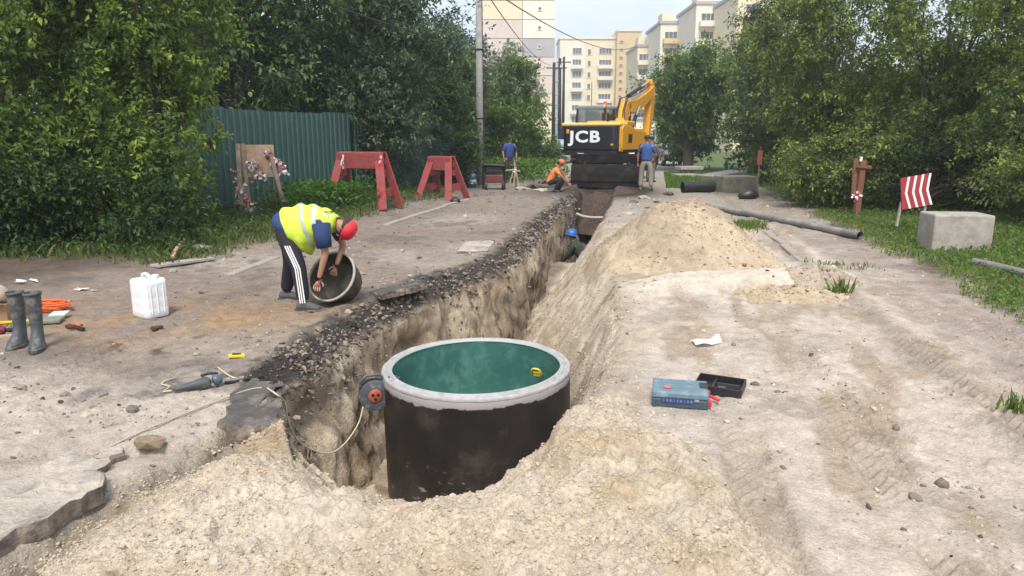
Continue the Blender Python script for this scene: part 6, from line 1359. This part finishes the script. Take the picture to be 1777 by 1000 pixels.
    b = MB(); b.loft([(H + f * .086 - hd * .052 - sd_ * .028, hd * .002, f * .003), (H + f * .093 - hd * .052, hd * .006, f * .006), (H + f * .086 - hd * .052 + sd_ * .028, hd * .002, f * .003)], 8); b.build('mouth', mat('lips', (.26, .10, .08), .5) if 'lips' not in bpy.data.materials else bpy.data.materials['lips'], T)
    R4 = Matrix((sd_, f, hd)).transposed().to_4x4(); R4.translation = H
    b = MB(); b.lathe([(.099, -.012), (.103, .01), (.100, .04), (.082, .078), (.045, .102), (0, .108)], 20, R4 @ Matrix.Translation((0, -.016, -.004)) @ Matrix.Rotation(R_(14), 4, 'X')); b.build('hair', M['hair'], T, smooth='all')
    if hat:
        if hatkind == 'cap':
            b = MB(); b.lathe([(.108, .012), (.115, .03), (.112, .065), (.095, .10), (.06, .125), (0, .135)], 24, R4 @ Matrix.Translation((0, -.004, 0))); c = b.build('cap', hat, T, smooth='all')
            b = MB(); b.loft([(H + hd * .03 + f * .09 - sd_ * .085, f * .01, hd * .004), (H + hd * .028 + f * .135, f * .045, hd * .005), (H + hd * .03 + f * .09 + sd_ * .085, f * .01, hd * .004)], 12); b.build('visor', hat, c, smooth=40)
        else:
            b = MB(); b.lathe([(.150, .028), (.128, .038), (.126, .07), (.108, .115), (.065, .145), (0, .155)], 24, R4); c = b.build('helmet', hat, T, smooth=50); b = MB(); b.loft([(H + hd * .135 - f * .11, sd_ * .014, hd * .01), (H + hd * .16, sd_ * .016, hd * .012), (H + hd * .135 + f * .11, sd_ * .014, hd * .01)], 8); b.build('crest', hat, c, smooth='all')
    return T
# the bent worker
wp = on(541, 539)
J = dict(pelvis=(-.235, .22, .86), chest=(.08, .22, .93), neck=(.265, .21, .885), head=(.36, .20, .835), top=(.43, .20, .79), face=(-.35, 0, -1),
         shN=(.17, .055, .90), elN=(.205, .0, .60), haN=(.125, .0, .335), shF=(.19, .385, .89), elF=(.30, .40, .62), haF=(.24, .28, .42),
         hipN=(-.245, .12, .80), knN=(-.085, .03, .45), anN=(-.045, .0, .085), hipF=(-.27, .33, .80), knF=(-.285, .43, .46), anF=(-.39, .52, .085), toeN=(1, -.1, 0), toeF=(1, -.05, 0), curlN=(-.2, -.3, -1), curlF=(0, -1, -.5))
WK = person('person bent forward in yellow safety vest, red cap and black striped trousers', wp, 0, J, cloth('blue_shirt', (.02, .045, .14)), cloth('black_trousers', (.014, .012, .019)), mat('grey_shoe', (.085, .082, .08), .8, noise=.2, nscale=30), hat=mat('red_cap', (.62, .02, .035), .6))
WK.scale = (.95, .95, .95); WK.location.x -= .03
# vest
secs = [((-.285, 1.03), (-.105, .60), .20), ((-.20, 1.055), (-.02, .555), .212), ((-.08, 1.07), (.05, .62), .215), ((.03, 1.08), (.105, .70), .222), ((.14, 1.055), (.175, .74), .218), ((.22, 1.015), (.235, .78), .205), ((.275, .975), (.268, .81), .15), ((.30, .945), (.285, .84), .085)]
def vsec(t, k=1.):
    i = min(int(t), len(secs) - 2); u = t - i; a, b_ = secs[i], secs[i + 1]
    tp = Vector((a[0][0], .215, a[0][1])).lerp(Vector((b_[0][0], .215, b_[0][1])), u); bt = Vector((a[1][0], .215, a[1][1])).lerp(Vector((b_[1][0], .215, b_[1][1])), u); w = a[2] + (b_[2] - a[2]) * u
    return ((tp + bt) / 2, Vector((0, w * k, 0)), (tp - bt) / 2 * k)
def vtube(name, ts, k, m, par, n=36, solid=.004, wr=.011):
    b = MB(); base = []
    for t in ts:
        c, u, v = vsec(t, k); base.append((c, u, v))
    b.loft(base, n, False)
    b.v = [(x, y, z + wr * math.sin(x * 40 + y * 23) + wr * .8 * math.sin(z * 50 + x * 17)) for x, y, z in b.v]
    return b.build(name, m, par, smooth='all', solid=solid)
M['vest'] = mat('hi_vis_yellow', (.56, .72, .06), .65, noise=.06, nscale=10, bump=.4, bscale=9, bdist=.03)
b = MB(); b.loft([((-.335, .215, .865), (0, .13, 0), (-.03, 0, .07)), ((-.315, .215, .865), (0, .160, 0), (-.045, 0, .10)), ((-.255, .215, .855), (0, .180, 0), (-.06, 0, .145)), ((-.17, .215, .84), (0, .185, 0), (-.08, 0, .185))], 24, False)
b.build('shirt_tail', bpy.data.materials['blue_shirt'], WK, smooth='all', solid=.005)
vest = vtube('vest', np.linspace(0, 7, 29), 1., M['vest'], WK)
M['reflect'] = mat('reflective_grey', (.42, .45, .42), .4)
for a, b_ in ((2.05, 2.45), (3.25, 3.75)): vtube('reflective_band', np.linspace(a, b_, 5), 1.022, M['reflect'], vest, solid=.003)
b = MB(); pts = []
for t in np.linspace(3.7, 6.2, 9):
    c, u, v = vsec(t, 1.025); pts.append(c - u * math.cos(.75) + v * math.sin(.75))
for p0, p1 in zip(pts[:-1], pts[1:]): b.bar(p0, p1, .045, .004, (0, -1, .9))
b.build('shoulder_band', M['reflect'], vest)
# small dark print on the upper back
b = MB()
for k in range(9):
    a0 = k * .7; c, u, v = vsec(5.0, 1.03); q = c + v * math.sin(1.25) - u * math.cos(1.25) + Vector((.035 * math.cos(a0), .03 * math.sin(a0), -.004 * k * .2)); b.bar(q, q + Vector((.03 * math.cos(a0 + 1.6), .03 * math.sin(a0 + 1.6), 0)), .012, .006)
b.build('back_print', mat('dark_green_print', (.05, .09, .04), .7), vest)
# armhole edge: short blue sleeve shows through
b = MB(); b.tube([(.165, .045, .89), (.185, .01, .76), (.20, .0, .655)], [.098, .082, .074], 16, False); b.build('sleeve', cloth('blue_sleeve', (.016, .036, .11)), WK, smooth='all', solid=.004)
# white side stripes
for k in (-1, 0, 1):
    b = MB(); pts = []
    for t in np.linspace(.0, 1, 12):
        if t < .45: c = Vector(J['hipN']).lerp(Vector(J['knN']), .35 + t / .45 * .65); r = .100 - .018 * t / .45
        else: c = Vector(J['knN']).lerp(Vector(J['anN']), (t - .45) / .55 * .97); r = .0815
        pts.append(c + Vector((.022 * k + .012, -math.sqrt(r * r - (.022 * k + .012) ** 2) - .003, 0)))
    for p0, p1 in zip(pts[:-1], pts[1:]): b.bar(p0, p1, .011, .006, (0, -1, 0))
    b.build('trouser_stripe', M['white'], WK)
# the tub he tips
tc_ = wp + Vector((.155, .22, .30)); T = thing('mortar_tub', 'round dark rubber tub with a pale rim tipped on its side by the bent worker', 'tub', tc_)
n_ = Vector((-.32, -.78, .50)).normalized(); T.rotation_euler = n_.to_track_quat('Z', 'Y').to_euler()
b = MB(); b.lathe([(.262, -.004), (.245, -.10), (.21, -.23), (.19, -.275), (0, -.28), (0, -.262), (.178, -.258), (.20, -.22), (.235, -.1), (.250, -.004)], 48); b.build('bowl', mat('tub_rubber', (.05, .045, .036), .7, noise=.3, nscale=8, dirt=(.16, .10, .075), dirt_amt=.3), T, smooth=60)
b = MB(); b.lathe([(.251, -.008), (.251, .008), (.258, .012), (.270, .008), (.272, -.006), (.266, -.018), (.256, -.016)], 48, close=True); b.build('rim', mat('pale_tub_rim', (.36, .33, .29), .8, noise=.2, nscale=20), T, smooth='all')
b = MB(); b.lathe([(0, -.232), (.12, -.236), (.19, -.205), (.208, -.19)], 30); b.build('mortar_residue', mat('wet_mortar', (.075, .068, .05), .8, noise=.4, nscale=14, bump=.8), T, smooth='all')
# the others
def stand(lean=0., st=.13, arm=((.05, -.27, 1.12), (.12, -.26, .88)), arm2=((.0, .27, 1.12), (.05, .27, .87)), face=(1, 0, 0), h=1.):
    j = dict(pelvis=(0, 0, .95), chest=(.02 + lean * .35, 0, 1.30), neck=(.03 + lean * .55, 0, 1.50), head=(.06 + lean * .7, 0, 1.63), face=face,
             shN=(.02 + lean * .4, -.18, 1.40), elN=arm[0], haN=arm[1], shF=(.02 + lean * .4, .18, 1.40), elF=arm2[0], haF=arm2[1],
             hipN=(0, -.10, .90), knN=(.03, -st, .50), anN=(-.02, -st - .02, .085), hipF=(0, .10, .90), knF=(.05, st, .50), anF=(.03, st + .02, .085), toeN=(1, -.2, 0), toeF=(1, .2, 0), curlN=(0, .5, -1), curlF=(0, -.5, -1))
    return {k: tuple(Vector(v) * h) if k[:3] not in ('fac', 'toe', 'cur') else v for k, v in j.items()}
p = on(884, 318); person('person standing in a blue polo shirt and dark trousers near the motor set', (p.x, p.y + .2, p.z), R_(-70), stand(.1), cloth('blue_polo', (.035, .065, .24)), cloth('dark_trousers', (.03, .022, .03)), M['black'], sub=1)
p = on(1120, 330); person('person in blue shirt and beige trousers standing right of the excavator', (p.x, p.y, p.z), R_(78), stand(-.12, .15, arm=((.02, -.30, 1.10), (.20, -.24, .95))), cloth('blue_shirt_far', (.04, .09, .27)), cloth('beige_trousers', (.26, .23, .18)), M['rubber'], sub=1)
p = on(1131, 318); person('person half hidden behind the man in beige trousers by the excavator', (p.x + .05, p.y + .6, p.z), R_(60), stand(0, .1), cloth('brown_jacket', (.13, .09, .075)), cloth('grey_trousers', (.15, .13, .11)), M['black'], sub=1, bare_arm=False)
J2 = dict(pelvis=(-.16, 0, .30), chest=(.02, 0, .62), neck=(.13, 0, .78), head=(.20, 0, .89), face=(1, 0, -.5), shN=(.06, -.18, .70), elN=(.26, -.22, .52), haN=(.42, -.14, .32), shF=(.06, .18, .70), elF=(.28, .20, .50), haF=(.44, .10, .30),
          hipN=(-.14, -.11, .30), knN=(.25, -.17, .42), anN=(.05, -.15, .085), hipF=(-.14, .11, .30), knF=(.27, .16, .40), anF=(.08, .14, .085), toeN=(1, -.1, 0), toeF=(1, .1, 0), curlN=(0, 0, -1), curlF=(0, 0, -1))
p = on(962, 334); person('person crouching in an orange vest at the far end of the trench', (p.x, p.y, p.z), R_(-15), J2, cloth('orange_vest', (.75, .22, .05)), cloth('dark_work_trousers', (.02, .018, .02)), M['black'], hat=mat('orange_cap', (.60, .12, .05), .6), sub=1)
J3 = dict(stand(.0)); 
J3.update(pelvis=(-.10, 0, .70), chest=(.12, 0, 1.00), neck=(.22, 0, 1.17), head=(.26, 0, 1.27), top=(.24, 0, 1.36), face=(1, 0, -.3), shN=(.14, -.19, 1.08), elN=(.28, -.22, .82), haN=(.42, -.16, .65), shF=(.14, .19, 1.08), elF=(.30, .2, .82), haF=(.44, .15, .65), hipN=(-.10, -.1, .66), knN=(.14, -.16, .42), hipF=(-.1, .1, .66), knF=(.16, .16, .42))
hp = P(1008, 398, 16.5); person('person down in the trench wearing a blue helmet and dark green clothes', (hp.x + .02, hp.y - .1, hp.z - 1.42), R_(160), J3, cloth('dark_green_jacket', (.035, .05, .03)), cloth('work_trousers', (.03, .03, .028)), M['black'], hat=mat('blue_helmet', (.03, .13, .42), .35), hatkind='helmet', sub=1, bare_arm=False)

# ------------------------------------------------------------------ thin haze over the street
b = MB(); b.box((0, 285, 29.5), (1040, 730, 65)); hz = b.build('haze', (lambda m: m)(bpy.data.materials.new('haze')), None); hm = bpy.data.materials['haze']; hm.use_nodes = True
hn = hm.node_tree; hn.nodes.clear(); ho = hn.nodes.new('ShaderNodeOutputMaterial'); pv = hn.nodes.new('ShaderNodeVolumePrincipled'); pv.inputs['Color'].default_value = (.93, .95, .98, 1); pv.inputs['Density'].default_value = .0016; pv.inputs['Anisotropy'].default_value = .3
hn.links.new(pv.outputs[0], ho.inputs['Volume']); hz['kind'] = 'stuff'; hz['label'] = 'thin pale haze hanging over the street'
